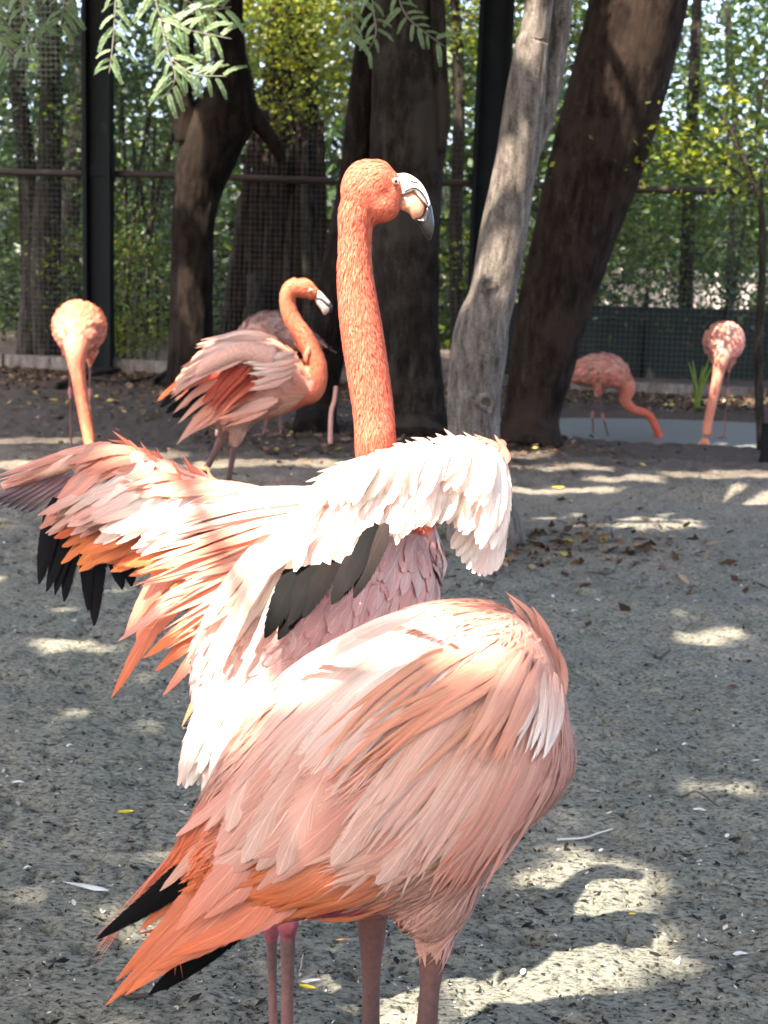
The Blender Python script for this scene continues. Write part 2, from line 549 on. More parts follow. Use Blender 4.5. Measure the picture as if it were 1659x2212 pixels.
# ------------------------------------------------------------------ trees
def trunk_mesh(name, guides, d, sides=28, n=60, bump=0.05, base=None, seed=0, ridges=5, flare=0.0):
    """guides: (px_left, px_right, py) outlines from the ground up, at d metres; base: ground point under the trunk"""
    C, R = [], []
    for (xl, xr, y) in guides:
        c = at((xl + xr) / 2, y, d)
        e0, e1 = at(xl, y, d), at(xr, y, d)
        C.append(c); R.append(np.linalg.norm(e1 - e0) / 2)
    C, R = np.array(C), np.array(R)
    if base is not None:
        C = np.vstack([base, C]); R = np.concatenate([[R[0] * (1 + flare)], R])
    # go on up out of the picture
    up = nrm(C[-1] - C[-2])
    C = np.vstack([C, C[-1] + up * 1.2 + np.array((0, 0, .3)), C[-1] + up * 2.6 + np.array((0, 0, 1.2))])
    R = np.concatenate([R, [R[-1] * 0.85, R[-1] * 0.6]])
    return trunk_from(name, C, R, sides, n, bump, seed, ridges)

def trunk_from(name, C, R, sides=28, n=60, bump=0.05, seed=0, ridges=5):
    path = spline(C, n)
    rad = spline(np.asarray(R)[:, None], n)[:, 0]
    V, Q = tube_arrays(path, rad, sides)
    k = n * sides
    ang = np.tile(np.linspace(0, 2 * math.pi, sides, endpoint=False), n)
    row = np.repeat(np.arange(n), sides)
    cen = path[row]
    dv = V[:k] - cen
    rr = np.linalg.norm(dv, axis=1)[:, None] + 1e-9
    nz = fbm(np.stack([np.cos(ang) * 1.6, np.sin(ang) * 1.6, cen[:, 2] * 1.1 + seed * 9.1], 1), 3, seed) - 0.5
    fi = fbm(V[:k] * np.array((16, 16, 6)), 3, seed + 5) - 0.5
    gr = np.abs(fbm(np.stack([np.cos(ang) * 5.5, np.sin(ang) * 5.5, cen[:, 2] * 1.3 + seed], 1), 3, seed + 9) - 0.5)
    f = 1 + bump * (3.0 * nz + 1.3 * fi + 0.35 * np.sin(ang * ridges + 4 * nz) - 1.6 * np.clip(.12 - gr, 0, 1) * 4)
    V[:k] = cen + dv * f[:, None]
    return mesh_np(name, V, Q), path, rad

def leaf_arrays(cen, size, asp=0.45, flat=0.3, droop=0.0, col=None, seedless=None):
    """n leaves, each a bent diamond of four triangles; flat 1 = lying level"""
    n = len(cen)
    d = rng.normal(size=(n, 3)); d[:, 2] = d[:, 2] * (1 - flat) - droop
    d /= np.linalg.norm(d, axis=1)[:, None]
    up = rng.normal(size=(n, 3)) * (1 - flat) + np.array((0, 0, 1.0)) * (flat + 0.25)
    s = np.cross(d, up); s /= np.linalg.norm(s, axis=1)[:, None] + 1e-9
    nr = np.cross(s, d)
    L = size[:, None]
    W = L * asp * 0.5
    a = cen - d * L * .5
    b = cen + s * W - nr * L * 0.05
    c = cen + d * L * .5 - nr * L * 0.12
    e = cen - s * W - nr * L * 0.05
    V = np.stack([a, b, c, e], 1).reshape(-1, 3)
    i = np.arange(n) * 4
    Fq = np.stack([i, i + 1, i + 2, i + 3], 1)
    C = np.repeat(col, 4, axis=0)
    return V, Fq, C

def greens(n, base, var=0.35, yellow=0.15):
    base = np.asarray(base, float)
    k = 1 + var * rng.normal(size=(n, 1)) * 0.7
    c = base * np.clip(k, 0.4, 2.0)
    y = rng.random((n, 1)) < yellow
    c = np.where(y, c * np.array((2.0, 1.5, 0.7)), c)
    return np.clip(c, 0.004, 0.6)

def blob_points(n, cen, rad, clumps, clr, hollow=0.0):
    """points in clumps spread through an ellipsoid"""
    cen, rad = np.asarray(cen, float), np.asarray(rad, float)
    q = rng.normal(size=(clumps, 3)); q /= np.linalg.norm(q, axis=1)[:, None]
    q *= (rng.random((clumps, 1)) ** (1 / 3)) * (1 - hollow) + hollow
    K = cen + q * rad
    i = rng.integers(0, clumps, n)
    p = rng.normal(size=(n, 3)) * clr * np.array((1, 1, 0.45))
    return K[i] + p, K

def limb(name, a, b, r0, r1, parent, mat, sag=0.15):
    a, b = np.asarray(a, float), np.asarray(b, float)
    mid = (a + b) / 2 + rng.normal(size=3) * np.linalg.norm(b - a) * 0.07 + np.array((0, 0, sag * np.linalg.norm(b - a)))
    P = spline([a, mid, b], 14)
    R = np.linspace(r0, r1, 14)
    return link(name, tube_mesh(name, P, R, 8), parent, mat)

# where the sun comes through the overhead leaves: (point, radius)
LIT = []
def lit(p, r): LIT.append((np.asarray(p, float), r))

def sun_free(P, margin):
    """True for points that shade none of the sunlit places"""
    ok = np.ones(len(P), bool)
    for t, r in LIT:
        w = P - t
        along = w @ LDIR
        off = np.linalg.norm(w - along[:, None] * LDIR, axis=1)
        ok &= ~((off < r + margin) & (along > 0))
    return ok

# the flamingos in the sun
lit(at(780, 395, 2.15), 0.10)
lit(at(1005, 1050, 2.05), 0.11); lit(at(885, 1075, 2.02), 0.12); lit(at(740, 1120, 2.02), 0.16)
lit(at(620, 1180, 2.02), 0.15); lit(at(530, 1350, 2.02), 0.13); lit(at(450, 1590, 2.04), 0.02); lit(at(400, 1110, 2.2), 0.06); lit(at(1060, 1130, 2.05), 0.09)
lit(at(540, 1110, 2.15), 0.12)
lit(at(740, 1375, 1.74), 0.05); lit(at(620, 1470, 1.74), 0.05); lit(at(860, 1330, 1.74), 0.045); lit(at(980, 1315, 1.74), 0.03); lit(at(1120, 1400, 1.70), 0.02); lit(at(1190, 1490, 1.70), 0.025)
lit(at(172, 690, 8.5), 0.22); lit(at(185, 900, 8.3), 0.12)
lit(at(660, 620, 5.36), 0.06); lit(at(620, 660, 5.36), 0.06); lit(at(500, 730, 5.36), 0.10); lit(at(400, 790, 5.36), 0.08); lit(at(680, 800, 5.36), 0.05)
lit(at(640, 730, 7.6), 0.12)
# sunlit strips of ground
for (a, b, y, r) in ((1110, 1300, 1060, .10), (1180, 1480, 1135, .13), (1300, 1640, 1025, .15), (1560, 1655, 1075, .12), (1130, 1300, 1005, .09),
                     (380, 760, 1003, .15), (20, 130, 945, .16), (1080, 1180, 980, .10), (1540, 1640, 880, .14), (20, 70, 1000, .10)):
    for k in range(5):
        t = k / 4
        lit(gnd(a + (b - a) * t, y + random.uniform(-6, 6)), r * random.uniform(.6, 1.1))
for (x, y, r) in ((1510, 1375, .05), (1570, 1370, .04), (1150, 2005, .02), (150, 1400, .05), (210, 1410, .04), (330, 1570, .02), (1500, 1690, .02), (1620, 1690, .03)):
    lit(gnd(x, y), r)
# the trunks and far foliage
lit(at(400, 285, 13.2), 0.17); lit(at(398, 350, 13.2), 0.2); lit(at(1080, 450, 6.3), 0.05)
lit(at(430, 690, 13.3), 0.14); lit(at(1170, 150, 6.3), 0.08); lit(at(1030, 650, 6.3), 0.04)
lit(at(590, 70, 15.5), 0.55); lit(at(690, 130, 15.5), 0.4); lit(at(560, 240, 15.5), 0.25); lit(at(1450, 330, 10.2), 0.3); lit(at(1030, 215, 15.7), 0.3); lit(at(1560, 260, 10.2), 0.25); lit(at(290, 560, 16), 0.4)
lit(at(245, 80, 5.6), 0.12); lit(at(430, 75, 5.6), 0.14); lit(at(350, 200, 5.6), 0.10)

def canopy(parent, cen, rad, n, name='crown', lo=4.7):
    P, K = blob_points(n, cen, rad, max(12, n // 60), 0.42, 0.0)
    P = P[P[:, 2] > lo]
    P = P[sun_free(P, 0.055)]
    # nothing hangs into the picture
    rel = P - CAMPOS
    z = rel @ _F
    py = CY - FPX * (rel @ _UC) / np.maximum(z, 0.01)
    P = P[(z < 0.1) | (py < -60)]
    sz = rng.uniform(0.16, 0.28, len(P))
    V, Fq, C = leaf_arrays(P, sz, 0.5, 0.55, 0.1, greens(len(P), (0.050, 0.085, 0.022), 0.4, 0.1))
    o = link(name, mesh_np(name, V, Fq, False, {'fcol': ('FLOAT_COLOR', C)}), parent, M_LEAF)
    return o

# pale grey tree
def base_of(px, py): 
    p = gnd(px, py); p[2] = -0.08; return p

t3 = empty('pale_tree', base_of(1060, 1165), 'slim pale grey tree trunk with two dark knot holes', 'tree')
me, path, rad = trunk_mesh('trunk', [(966, 1112, 1100), (966, 1086, 1000), (966, 1080, 930), (964, 1082, 850), (973, 1096, 750), (985, 1101, 700), (1008, 1112, 650), (1020, 1122, 600),
                                     (1036, 1140, 500), (1058, 1152, 400), (1075, 1170, 310), (1090, 1178, 210), (1112, 1186, 100), (1134, 1196, 0)], 6.3, 56, 180, 0.03, base_of(1055, 1170), 3, 3, 0.35)
tk = link('trunk', me, t3, M_BARK_PALE)
def knot(px, py, d, r, seed):
    """a knot hole: raised lip round a dark pit"""
    c = at(px, py, d)
    g = Geo()
    rings = [(1.55, 0.0), (1.3, 0.10), (1.0, 0.17), (0.75, 0.10), (0.5, -0.1), (0.02, -0.45)]
    a = np.linspace(0, 2 * math.pi, 20, endpoint=False)
    wob = 1 + 0.22 * np.sin(a * 2 + seed) + 0.12 * np.sin(a * 3 + 2 * seed)
    V = np.concatenate([np.stack([c[0] + r * k * wob * np.cos(a) * .85, np.full(20, c[1] - r * h), c[2] + r * k * wob * np.sin(a) * 1.1], 1) for k, h in rings])
    Q = [(i * 20 + j, i * 20 + (j + 1) % 20, (i + 1) * 20 + (j + 1) % 20, (i + 1) * 20 + j) for i in range(len(rings) - 1) for j in range(20)]
    lip = link('knot', mesh_np('knot', V, np.array(Q)), t3, M_BARK_PALE)
    V2 = np.concatenate([np.stack([c[0] + r * k * wob * np.cos(a) * .85, np.full(20, c[1] - r * h), c[2] + r * k * wob * np.sin(a) * 1.1], 1) for k, h in ((0.72, 0.105), (0.35, 0.06), (0.02, -.1))])
    Q2 = [(i * 20 + j, i * 20 + (j + 1) % 20, (i + 1) * 20 + (j + 1) % 20, (i + 1) * 20 + j) for i in range(2) for j in range(20)]
    link('knot_hole', mesh_np('knot_hole', V2, np.array(Q2)), lip, M_TWIG_DARK)
def trunk_front(px, py, d, half):
    return d - half
knot(1052, 612, 6.3 - 0.115, 0.028, 1.0)
knot(1050, 868, 6.3 - 0.135, 0.030, 2.2)
# the second, paler stem that splits off near the top
P = [at(1150, 330, 6.36), at(1172, 260, 6.36), at(1188, 180, 6.38), at(1204, 90, 6.40), at(1214, 0, 6.42), at(1235, -150, 6.5), at(1260, -500, 6.6)]
me, _, _ = trunk_from('stem', np.array(P), [.04, .05, .052, .050, .048, .045, .04], 16, 40, 0.03, 8, 3)
link('stem', me, t3, M_BARK_PALE)

# big leaning dark tree
t4 = empty('leaning_tree', base_of(1145, 950), 'thick dark brown trunk leaning towards the pond', 'tree')
me, path4, rad4 = trunk_mesh('trunk', [(1085, 1212, 900), (1100, 1240, 800), (1114, 1266, 700), (1130, 1300, 600), (1152, 1332, 500), (1172, 1370, 400), (1196, 1405, 300), (1222, 1436, 200),
                                       (1248, 1462, 100), (1274, 1486, 0)], 10.3, 72, 150, 0.035, base_of(1142, 952), 11, 4, 0.30)
link('trunk', me, t4, M_BARK_BROWN)
# double trunked tree
t2 = empty('double_trunk_tree', base_of(850, 940), 'thick dark tree with two trunks behind the long necked flamingo', 'tree')
me, path2, _ = trunk_mesh('trunk', [(826, 966, 900), (820, 956, 800), (812, 950, 700), (806, 950, 560), (802, 956, 400), (802, 962, 300), (806, 956, 150), (808, 950, 0)], 10.5, 72, 150, 0.045, base_of(897, 938), 21, 5, 0.25)
link('trunk', me, t2, M_BARK_MOSS)
me, _, _ = trunk_mesh('trunk', [(638, 726, 900), (655, 738, 800), (672, 766, 700), (690, 790, 600), (710, 806, 500), (728, 812, 400), (742, 822, 300), (754, 830, 190), (772, 842, 60), (782, 846, 0)], 10.75, 64, 150, 0.045, base_of(680, 936), 31, 5, 0.25)
link('trunk', me, t2, M_BARK_DARK)
P = [at(948, 330, 10.4), at(955, 250, 10.38), at(950, 150, 10.36), at(945, 0, 10.3), at(948, -300, 10.2)]
me, _, _ = trunk_from('stem', np.array(P), [.05, .06, .06, .055, .05], 14, 30, 0.05, 5, 3)
link('stem', me, t2, M_BARK_MOSS)

# forked tree on the left
t1 = empty('forked_tree', base_of(412, 836), 'dark forked tree with a sunlit patch of bark', 'tree')
me, path1, _ = trunk_mesh('trunk', [(362, 462, 780), (366, 460, 700), (370, 460, 600), (372, 464, 500), (376, 478, 420), (384, 505, 350), (392, 530, 290), (425, 556, 235), (452, 548, 180), (462, 534, 120), (466, 528, 50), (468, 526, 0)], 13.4, 64, 150, 0.05, base_of(412, 836), 41, 5, 0.2)
link('trunk', me, t1, M_BARK_DARK)
P = [at(412, 300, 13.35), at(396, 240, 13.3), at(392, 190, 13.3), at(400, 120, 13.3), at(404, 40, 13.2), at(410, -120, 13.1)]
me, _, _ = trunk_from('limb', np.array(P), [.14, .12, .10, .085, .08, .07], 18, 36, 0.05, 9, 4)
link('limb', me, t1, M_BARK_DARK)
P = [at(535, 240, 13.4), at(558, 265, 13.45), at(585, 300, 13.5), at(608, 345, 13.6)]
me, _, _ = trunk_from('limb', np.array(P), [.12, .09, .07, .05], 16, 24, 0.05, 10, 4)
link('limb', me, t1, M_BARK_DARK)

# tree whose trunk stands outside the picture; its twigs hang into it
shade = empty('shade_tree', (-3.9, 5.2, -0.05), 'feathery leaved tree hanging pinnate twigs over the enclosure', 'tree')
me, pathS, _ = trunk_from('trunk', np.array([(-3.9, 5.2, -.1), (-3.85, 5.25, 1.5), (-3.7, 5.1, 3.2), (-3.4, 4.6, 5.0), (-3.0, 4.0, 6.8)]), [.22, .18, .17, .14, .07], 20, 50, .05, 51, 4)
link('trunk', me, shade, M_BARK_BROWN)
for b in ((-0.5, 2.5, 5.6), (1.2, 4.5, 5.8), (-2, -0.5, 5.6), (-5.5, 2, 5.6), (-1, 6.5, 5.9), (0.5, 0.5, 5.9)):
    limb('limb', (-3.4, 4.6, 5.0), b, .075, .02, shade, M_BARK_BROWN, 0.06)
canopy(shade, (-3.6, 0.2, 6.2), (4.6, 5.8, 1.1), 30000)
for root, cen, rd, k in ((t1, (-4.8, 11.0, 6.9), (4.6, 6.4, 1.3), 44000), (t2, (-1.6, 7.0, 6.7), (3.6, 4.8, 1.3), 20000),
                         (t3, (1.0, 2.4, 6.3), (3.8, 5.0, 1.2), 24000), (t4, (2.6, 10.4, 6.9), (4.6, 6.2, 1.3), 36000)):
    canopy(root, cen, rd, k)
# unseen boughs added behind the viewpoint to cut sky light on the near bird
canopy(shade, (-0.5, -6.6, 4.4), (8.0, 2.8, 2.8), 22000, 'crown', 1.2)
limb('limb', (-3.4, 4.6, 5.0), (-1.0, -6.0, 5.4), .08, .03, shade, M_BARK_BROWN, 0.06)
limb('limb', path4[-8], (3.0, 8.5, 6.6), .12, .03, t4, M_BARK_BROWN)
limb('limb', path4[-8], (5.2, 11.0, 6.9), .12, .03, t4, M_BARK_BROWN)
limb('limb', path[-1], (3.0, 4.2, 6.2), .05, .02, t3, M_BARK_PALE)
limb('limb', path[-1], (2.2, 6.2, 6.4), .05, .02, t3, M_BARK_PALE)
limb('limb', path2[-6], (0.0, 7.6, 6.8), .12, .03, t2, M_BARK_MOSS)
limb('limb', path1[-6], (-3.4, 10.5, 6.8), .12, .03, t1, M_BARK_DARK)

# pinnate leaf: a midrib with paired leaflets
def pinnate_mesh(name, L, pairs, seed, col):
    r = np.random.default_rng(seed)
    g = Geo()
    rib = spline([(0, 0, 0), (L * .5, 0, L * .03), (L, 0, -L * .16)], 10)
    V, Q = tube_arrays(rib, np.linspace(.0015, .0005, 10), 4)
    g.add(V, Q, (.10, .11, .05))
    for k in range(pairs):
        t = 0.10 + 0.88 * k / (pairs - 1)
        b = rib[min(9, int(round(t * 9)))] * 0 + np.array([np.interp(t, np.linspace(0, 1, 10), rib[:, q]) for q in range(3)])
        for sd in (-1, 1):
            ll = L * 0.125 * (0.55 + 0.55 * math.sin(math.pi * min(1, t * .85 + .12))) * r.uniform(.9, 1.1)
            d = nrm((0.45, sd, -0.10 + r.normal() * .12)); w = nrm(np.cross(d, (0, 0, 1))) * ll * .24
            g.add([b, b + d * ll * .45 + w, b + d * ll, b + d * ll * .45 - w], [(0, 1, 2, 3)], np.asarray(col) * r.uniform(.75, 1.3))
    return g.mesh(name, False)
PIN = [pinnate_mesh('leaf', 0.15, 24, 1, (.17, .24, .12)), pinnate_mesh('leaf', 0.12, 20, 2, (.15, .22, .11)), pinnate_mesh('leaf', 0.17, 26, 3, (.16, .23, .12))]
for me in PIN: me.materials.append(M_LEAF)

def hang_twig(parent, pts, d, n, side=1, spread=60, scale=1.0, r=0.004, ends=None, mat=None):
    n = int(n * 2.3)
    P3 = np.array([at(x, y, d) for x, y in pts])
    P = spline(P3, 24)
    tw = link('twig', tube_mesh('twig', P, np.linspace(r, r * .4, 24), 6), parent, mat or M_TWIG)
    for k in range(n):
        t = (k + .6) / n
        i = int(t * 22)
        p, tg = P[i], nrm(P[i + 1] - P[i])
        sd = 1 if k % 2 else -1
        a = math.radians(random.uniform(35, 75)) * sd
        # swing the leaf out from the twig in the plane seen from the ground
        f = tg * math.cos(a) + nrm(np.cross(tg, (0, -1, 0.25))) * math.sin(a)
        f = nrm(f + np.array((0, random.uniform(-.35, .35), random.uniform(-.25, .05))))
        up = nrm(np.array((random.uniform(-.3, .3), -0.75, 0.65)))
        x = f; y = nrm(np.cross(up, x)); z = np.cross(x, y)
        M = Matrix(((x[0], y[0], z[0], p[0]), (x[1], y[1], z[1], p[1]), (x[2], y[2], z[2], p[2]), (0, 0, 0, 1)))
        o = bpy.data.objects.new('leaf', PIN[k % 3])
        COL.objects.link(o)
        o.parent = parent
        o.matrix_parent_inverse = Matrix.Translation(-parent.location)
        o.matrix_basis = M @ Matrix.Scale(scale * random.uniform(.75, 1.15), 4)
hang_twig(shade, [(258, -120), (250, 0), (244, 90), (236, 160)], 5.6, 9, scale=.62)
hang_twig(shade, [(330, -60), (345, 30), (400, 62), (500, 84)], 5.6, 11, scale=.75)
hang_twig(shade, [(345, 40), (362, 110), (378, 170), (350, 215)], 5.55, 7, scale=.75)
hang_twig(shade, [(372, 130), (420, 160), (490, 165)], 5.55, 6, scale=.65)
hang_twig(shade, [(60, -80), (50, 20), (70, 80), (30, 110)], 5.9, 7, scale=.7)
hang_twig(shade, [(380, -120), (390, -20), (440, 20), (500, 15)], 5.7, 7, scale=.8)
hang_twig(shade, [(150, -120), (140, -10), (130, 60)], 6.2, 6, scale=.8)
hang_twig(shade, [(0, -60), (-10, 60), (40, 130)], 6.0, 6, scale=.8)
hang_twig(t3, [(800, -120), (805, 10), (812, 70), (790, 120)], 7.2, 6, scale=.7)
hang_twig(t3, [(850, -60), (870, 20), (905, 60), (960, 100)], 7.2, 7, scale=.72)
hang_twig(t3, [(770, -60), (760, 40), (765, 95)], 7.4, 5, scale=.8)

# ------------------------------------------------------------------ fence
fence = empty('mesh_fence', (0.0, fence_y(0.0), 0.0), 'wire mesh fence with steel posts and a pipe rail round the enclosure', 'fence')
FX0, FX1, FTOP = -7.5, 7.5, 4.6
fdir = nrm((1, -0.10, 0)); fang = math.atan2(fdir[1], fdir[0])
g = Geo()
wv, wq = box_arrays((0, 0, 0), 1, 1, 1)
z = 0.06
while z < FTOP:
    v, q = box_arrays((0, fence_y(0) + 0.03, z), (FX1 - FX0) * 1.005, 0.003, 0.0042, fang)
    g.add(v, q); z += 0.056
x = FX0
while x < FX1:
    v, q = box_arrays((x, fence_y(x) + 0.026, FTOP / 2), 0.003, 0.003, FTOP, fang)
    g.add(v, q); x += 0.052
wm = link('wire_mesh', g.mesh('wire_mesh', False), fence, M_WIRE)
setp(wm, kind='stuff')
def fpost(px, w, dpt, top=5.2, flange=True):
    """steel column: web and two flanges"""
    p = at(px, 560, fence_y(0)); x = p[0]; y = fence_y(x) - 0.10
    g = Geo()
    g.add(*box_arrays((x, y, top / 2 - .1), w, 0.03, top, fang))
    for s in (-1, 1):
        g.add(*box_arrays((x + s * w / 2, y, top / 2 - .1), 0.04, dpt, top + .01, fang))
    g.add(*box_arrays((x, y - 0.02, 2.09), w + .10, 0.03, 0.12, fang))
    g.add(*box_arrays((x, y, 0.03), w + .14, dpt + .1, 0.12, fang))
    return link('post', g.mesh('post', False), fence, M_STEEL)
fpost(204, 0.24, 0.16)
fpost(1047, 0.30, 0.18)
fpost(1690, 0.2, 0.14)
def rail(z, r, x0, x1):
    P = np.array([(x, fence_y(x) - 0.02, z + 0.008 * math.sin(x * 2)) for x in np.linspace(x0, x1, 30)])
    link('rail', tube_mesh('rail', P, np.full(30, r), 8), fence, M_RAIL)
rail(2.06, 0.035, FX0, FX1)
def board(x0, x1, z0, z1, dy=-0.06):
    xm = (x0 + x1) / 2
    v, q = box_arrays((xm, fence_y(xm) + dy, (z0 + z1) / 2), x1 - x0, 0.05, z1 - z0, fang)
    me = mesh_np('base_board', v, q, False)
    link('base_board', me, fence, M_BOARD)
x = FX0
while x < FX1:
    w = random.uniform(1.7, 2.3)
    board(x, x + w - .02, -0.03, 0.17 + random.uniform(-.02, .02), -0.06 + random.uniform(-.015, .015))
    x += w

# ------------------------------------------------------------------ behind the fence
def panel_screen():
    root = empty('screen_panel_fence', (3.2, 16.0, 0), 'low dark green screen fence standing behind the wire mesh', 'fence')
    for k in range(6):
        x = 1.1 + k * 0.92
        v, q = box_arrays((x + .46, 16.2, 0.33), 0.90, 0.03, 1.05)
        link('panel', mesh_np('panel', v, q, False), root, M_SCREEN)
        V, Q = tube_arrays(np.array([(x, 16.16, -.1), (x, 16.16, .9)]), [.025, .025], 8)
        link('post', mesh_np('post', V, Q), root, M_STEEL)
panel_screen()
def pale_wall():
    # a sunlit wall far behind, seen in gaps
    root = empty('garden_wall', (5.0, 27.0, 0), 'bright sunlit plaster wall far behind the screen fence', 'wall')
    v, q = box_arrays((5.2, 27.0, 0.55), 6.5, 0.25, 1.3)
    link('wall', mesh_np('wall', v, q, False), root, M_PALEWALL)
    v, q = box_arrays((5.2, 27.0, 1.24), 6.7, 0.35, 0.09)
    link('coping', mesh_np('coping', v, q, False), root, M_PALEWALL)
pale_wall()

def bg_tree(name, label, px, d, stems, crown, n, leaf, col, mat=M_BARK_FAR, group=None, yellow=.15, clr=.35, clumps=None, flat=.35):
    """stems: list of ([(px,py)...], radius); crown: list of (px, py, rx, rz)"""
    b = gnd(px, 800); b = at(px, 800, d); b[2] = 0
    root = empty(name, b, label, 'tree' if 'tree' in name else 'shrub', group)
    for pts, r in stems:
        P3 = np.array([at(x, y, d + random.uniform(-.15, .15)) for x, y in pts])
        P3[0][2] = min(P3[0][2], -0.05)
        P = spline(P3, 26)
        V, Q = tube_arrays(P, np.linspace(r, r * .55, 26), 9)
        link('trunk', mesh_np('trunk', V, Q), root, mat)
    allV, allF, allC, k = [], [], [], 0
    tot = sum(c[2] * c[3] for c in crown)
    for (cx, cy, rx, rz) in crown:
        nn = int(n * rx * rz / tot)
        c = at(cx, cy, d)
        p, K = blob_points(nn, c, (rx, min(1.3, rx), rz), clumps or max(8, nn // 55), clr)
        p = p[p[:, 2] > 0.03]
        p = p[p[:, 1] > fence_y(p[:, 0]) + 0.12]
        sz = rng.uniform(.7, 1.3, len(p)) * leaf
        V, Fq, C = leaf_arrays(p, sz, .5, flat, .1, greens(len(p), col, .4, yellow))
        allV.append(V); allF.append(Fq + k); allC.append(C); k += len(V)
    link('crown', mesh_np('crown', np.concatenate(allV), np.concatenate(allF), False, {'fcol': ('FLOAT_COLOR', np.concatenate(allC))}), root, M_LEAF)
    return root

G_DARK, G_MID, G_TEAL, G_YEL = (.016, .034, .013), (.040, .080, .018), (.026, .058, .030), (.095, .135, .020)
bg_tree('leafy_tree', 'blue green leafy tree behind the steel post', 110, 16.8, [([(95, 830), (100, 500), (110, 250), (100, -50)], .20), ([(55, 830), (70, 500), (40, 200), (30, 0)], .14)],
        [(60, 60, 1.6, 1.1), (200, 120, 1.3, .9), (40, 330, 1.0, 1.0), (280, 60, 1.2, .9)], 6500, .085, G_TEAL)
bg_tree('bamboo_tree', 'clump of thin leaning green stems beside the forked tree', 310, 16.2,
        [([(262, 830), (275, 600), (300, 380), (330, 200)], .035), ([(285, 830), (300, 600), (345, 400), (380, 260)], .04), ([(310, 830), (318, 600), (330, 420), (335, 250)], .03),
         ([(240, 830), (262, 640), (270, 420), (262, 200)], .035), ([(335, 830), (340, 650), (310, 450), (285, 300)], .028), ([(225, 830), (235, 640), (240, 480), (250, 300)], .025)],
        [(300, 330, .9, .9), (330, 520, .7, .6), (255, 620, .7, .5)], 3200, .075, G_MID, M_BARK_FAR, None, .3)
bg_tree('yellow_green_tree', 'sunlit yellow green tree between the forked tree and double trunk', 620, 15.6, [([(640, 830), (655, 500), (640, 300), (660, 60)], .05), ([(665, 830), (690, 520), (650, 360), (620, 220)], .03), ([(640, 600), (600, 330), (560, 200)], .025)],
        [(600, 90, .85, .75), (690, 120, .6, .7), (560, 30, .7, .6), (560, 250, .35, .3), (740, 50, .5, .5)], 6500, .070, G_YEL, M_BARK_FAR, None, .35, .28)
bg_tree('slender_tree', 'slender tree with yellow green sprays behind the pale trunk', 1010, 15.8, [([(990, 830), (985, 500), (992, 200), (980, -40)], .09)],
        [(1030, 215, .35, .22), (985, 30, .5, .4), (1110, 60, .5, .5), (1200, 60, .7, .6), (1000, 560, .4, .4)], 2600, .07, G_YEL, M_BARK_FAR, None, .3, .25)
bg_tree('slim_trunk_tree', 'green tree with one slim straight trunk behind the pond', 1490, 16.6, [([(1482, 860), (1482, 650), (1490, 400), (1500, 150), (1508, -40)], .10)],
        [(1440, 330, 1.1, .8), (1540, 230, .9, .7), (1560, 420, .8, .6), (1400, 470, .8, .6), (1340, 560, .7, .6)], 5600, .08, G_MID, M_BARK_FAR, None, .3)
bg_tree('small_leafed_tree', 'airy small leafed tree against the bright sky behind the fence', 1600, 18.0, [([(1580, 860), (1575, 600), (1590, 300), (1570, 0)], .06), ([(1590, 420), (1640, 250), (1670, 60)], .03)],
        [(1620, 120, 1.1, .9), (1500, 60, .7, .5), (1640, 420, .8, .7), (1590, 620, .9, .7)], 3600, .075, G_TEAL, M_BARK_FAR, None, .25)
bg_tree('dark_tree', 'dark leafy tree filling the gap left of the forked tree', 10, 19.0, [([(160, 820), (150, 500), (170, 200), (150, 0)], .16)],
        [(30, 480, 1.8, 1.5), (300, 250, 1.3, 1.3), (60, 660, 1.8, .8), (250, 560, 1.4, 1.2), (330, 690, 1.6, .6), (520, 700, 1.2, .6)], 9500, .10, G_DARK)
bg_tree('low_shrub', 'low green shrub growing beside the clump of thin stems', 230, 15.4, [([(250, 810), (255, 740), (240, 700)], .02)],
        [(300, 690, .55, .35), (220, 560, .5, .3), (270, 740, .5, .3)], 1500, .06, G_YEL, M_BARK_FAR, None, .3, .2)
bg_tree('leafy_shrub', 'leafy shrub hanging over the screen fence', 1420, 16.9, [([(1400, 840), (1390, 700), (1400, 620)], .03)],
        [(1350, 640, .8, .35), (1560, 640, .7, .6), (1620, 760, .6, .4)], 2200, .08, G_TEAL, M_BARK_FAR, None, .2)

def banyan():
    b = at(590, 800, 15.6); b[2] = 0
    root = empty('rooted_tree', b, 'wide tree with a skirt of hanging aerial roots behind the mesh', 'tree')
    me, _, _ = trunk_from('trunk', np.array([at(600, 800, 16), at(610, 600, 16), at(620, 420, 16), at(625, 250, 16), at(630, 50, 16), at(640, -200, 16)]), [.62, .55, .42, .32, .28, .25], 30, 50, .12, 61, 7)
    link('trunk', me, root, M_BARK_DARK)
    for k in range(17):
        t = k / 16
        x0 = 545 + 150 * t + random.uniform(-15, 15); x1 = 470 + 250 * t + random.uniform(-14, 14)
        y0 = random.uniform(230, 520)
        pts = [at(x0, y0, 15.55), at((x0 * 2 + x1) / 3 + random.uniform(-8, 8), y0 + 120, 15.45), at(x1, 790, 15.4)]
        pts[-1][2] = -.05
        link('aerial_root', tube_mesh('aerial_root', spline(pts, 18), np.linspace(.035, random.uniform(.04, .09), 18), 8), root, M_BARK_BROWN if k % 3 else M_BARK_FAR)
    me, _, _ = trunk_from('cut_stem', np.array([at(548, 790, 15.2), at(547, 700, 15.2), at(548, 590, 15.2)]), [.085, .08, .08], 14, 20, .04, 66, 3)
    link('cut_stem', me, root, M_BARK_FAR)
banyan()

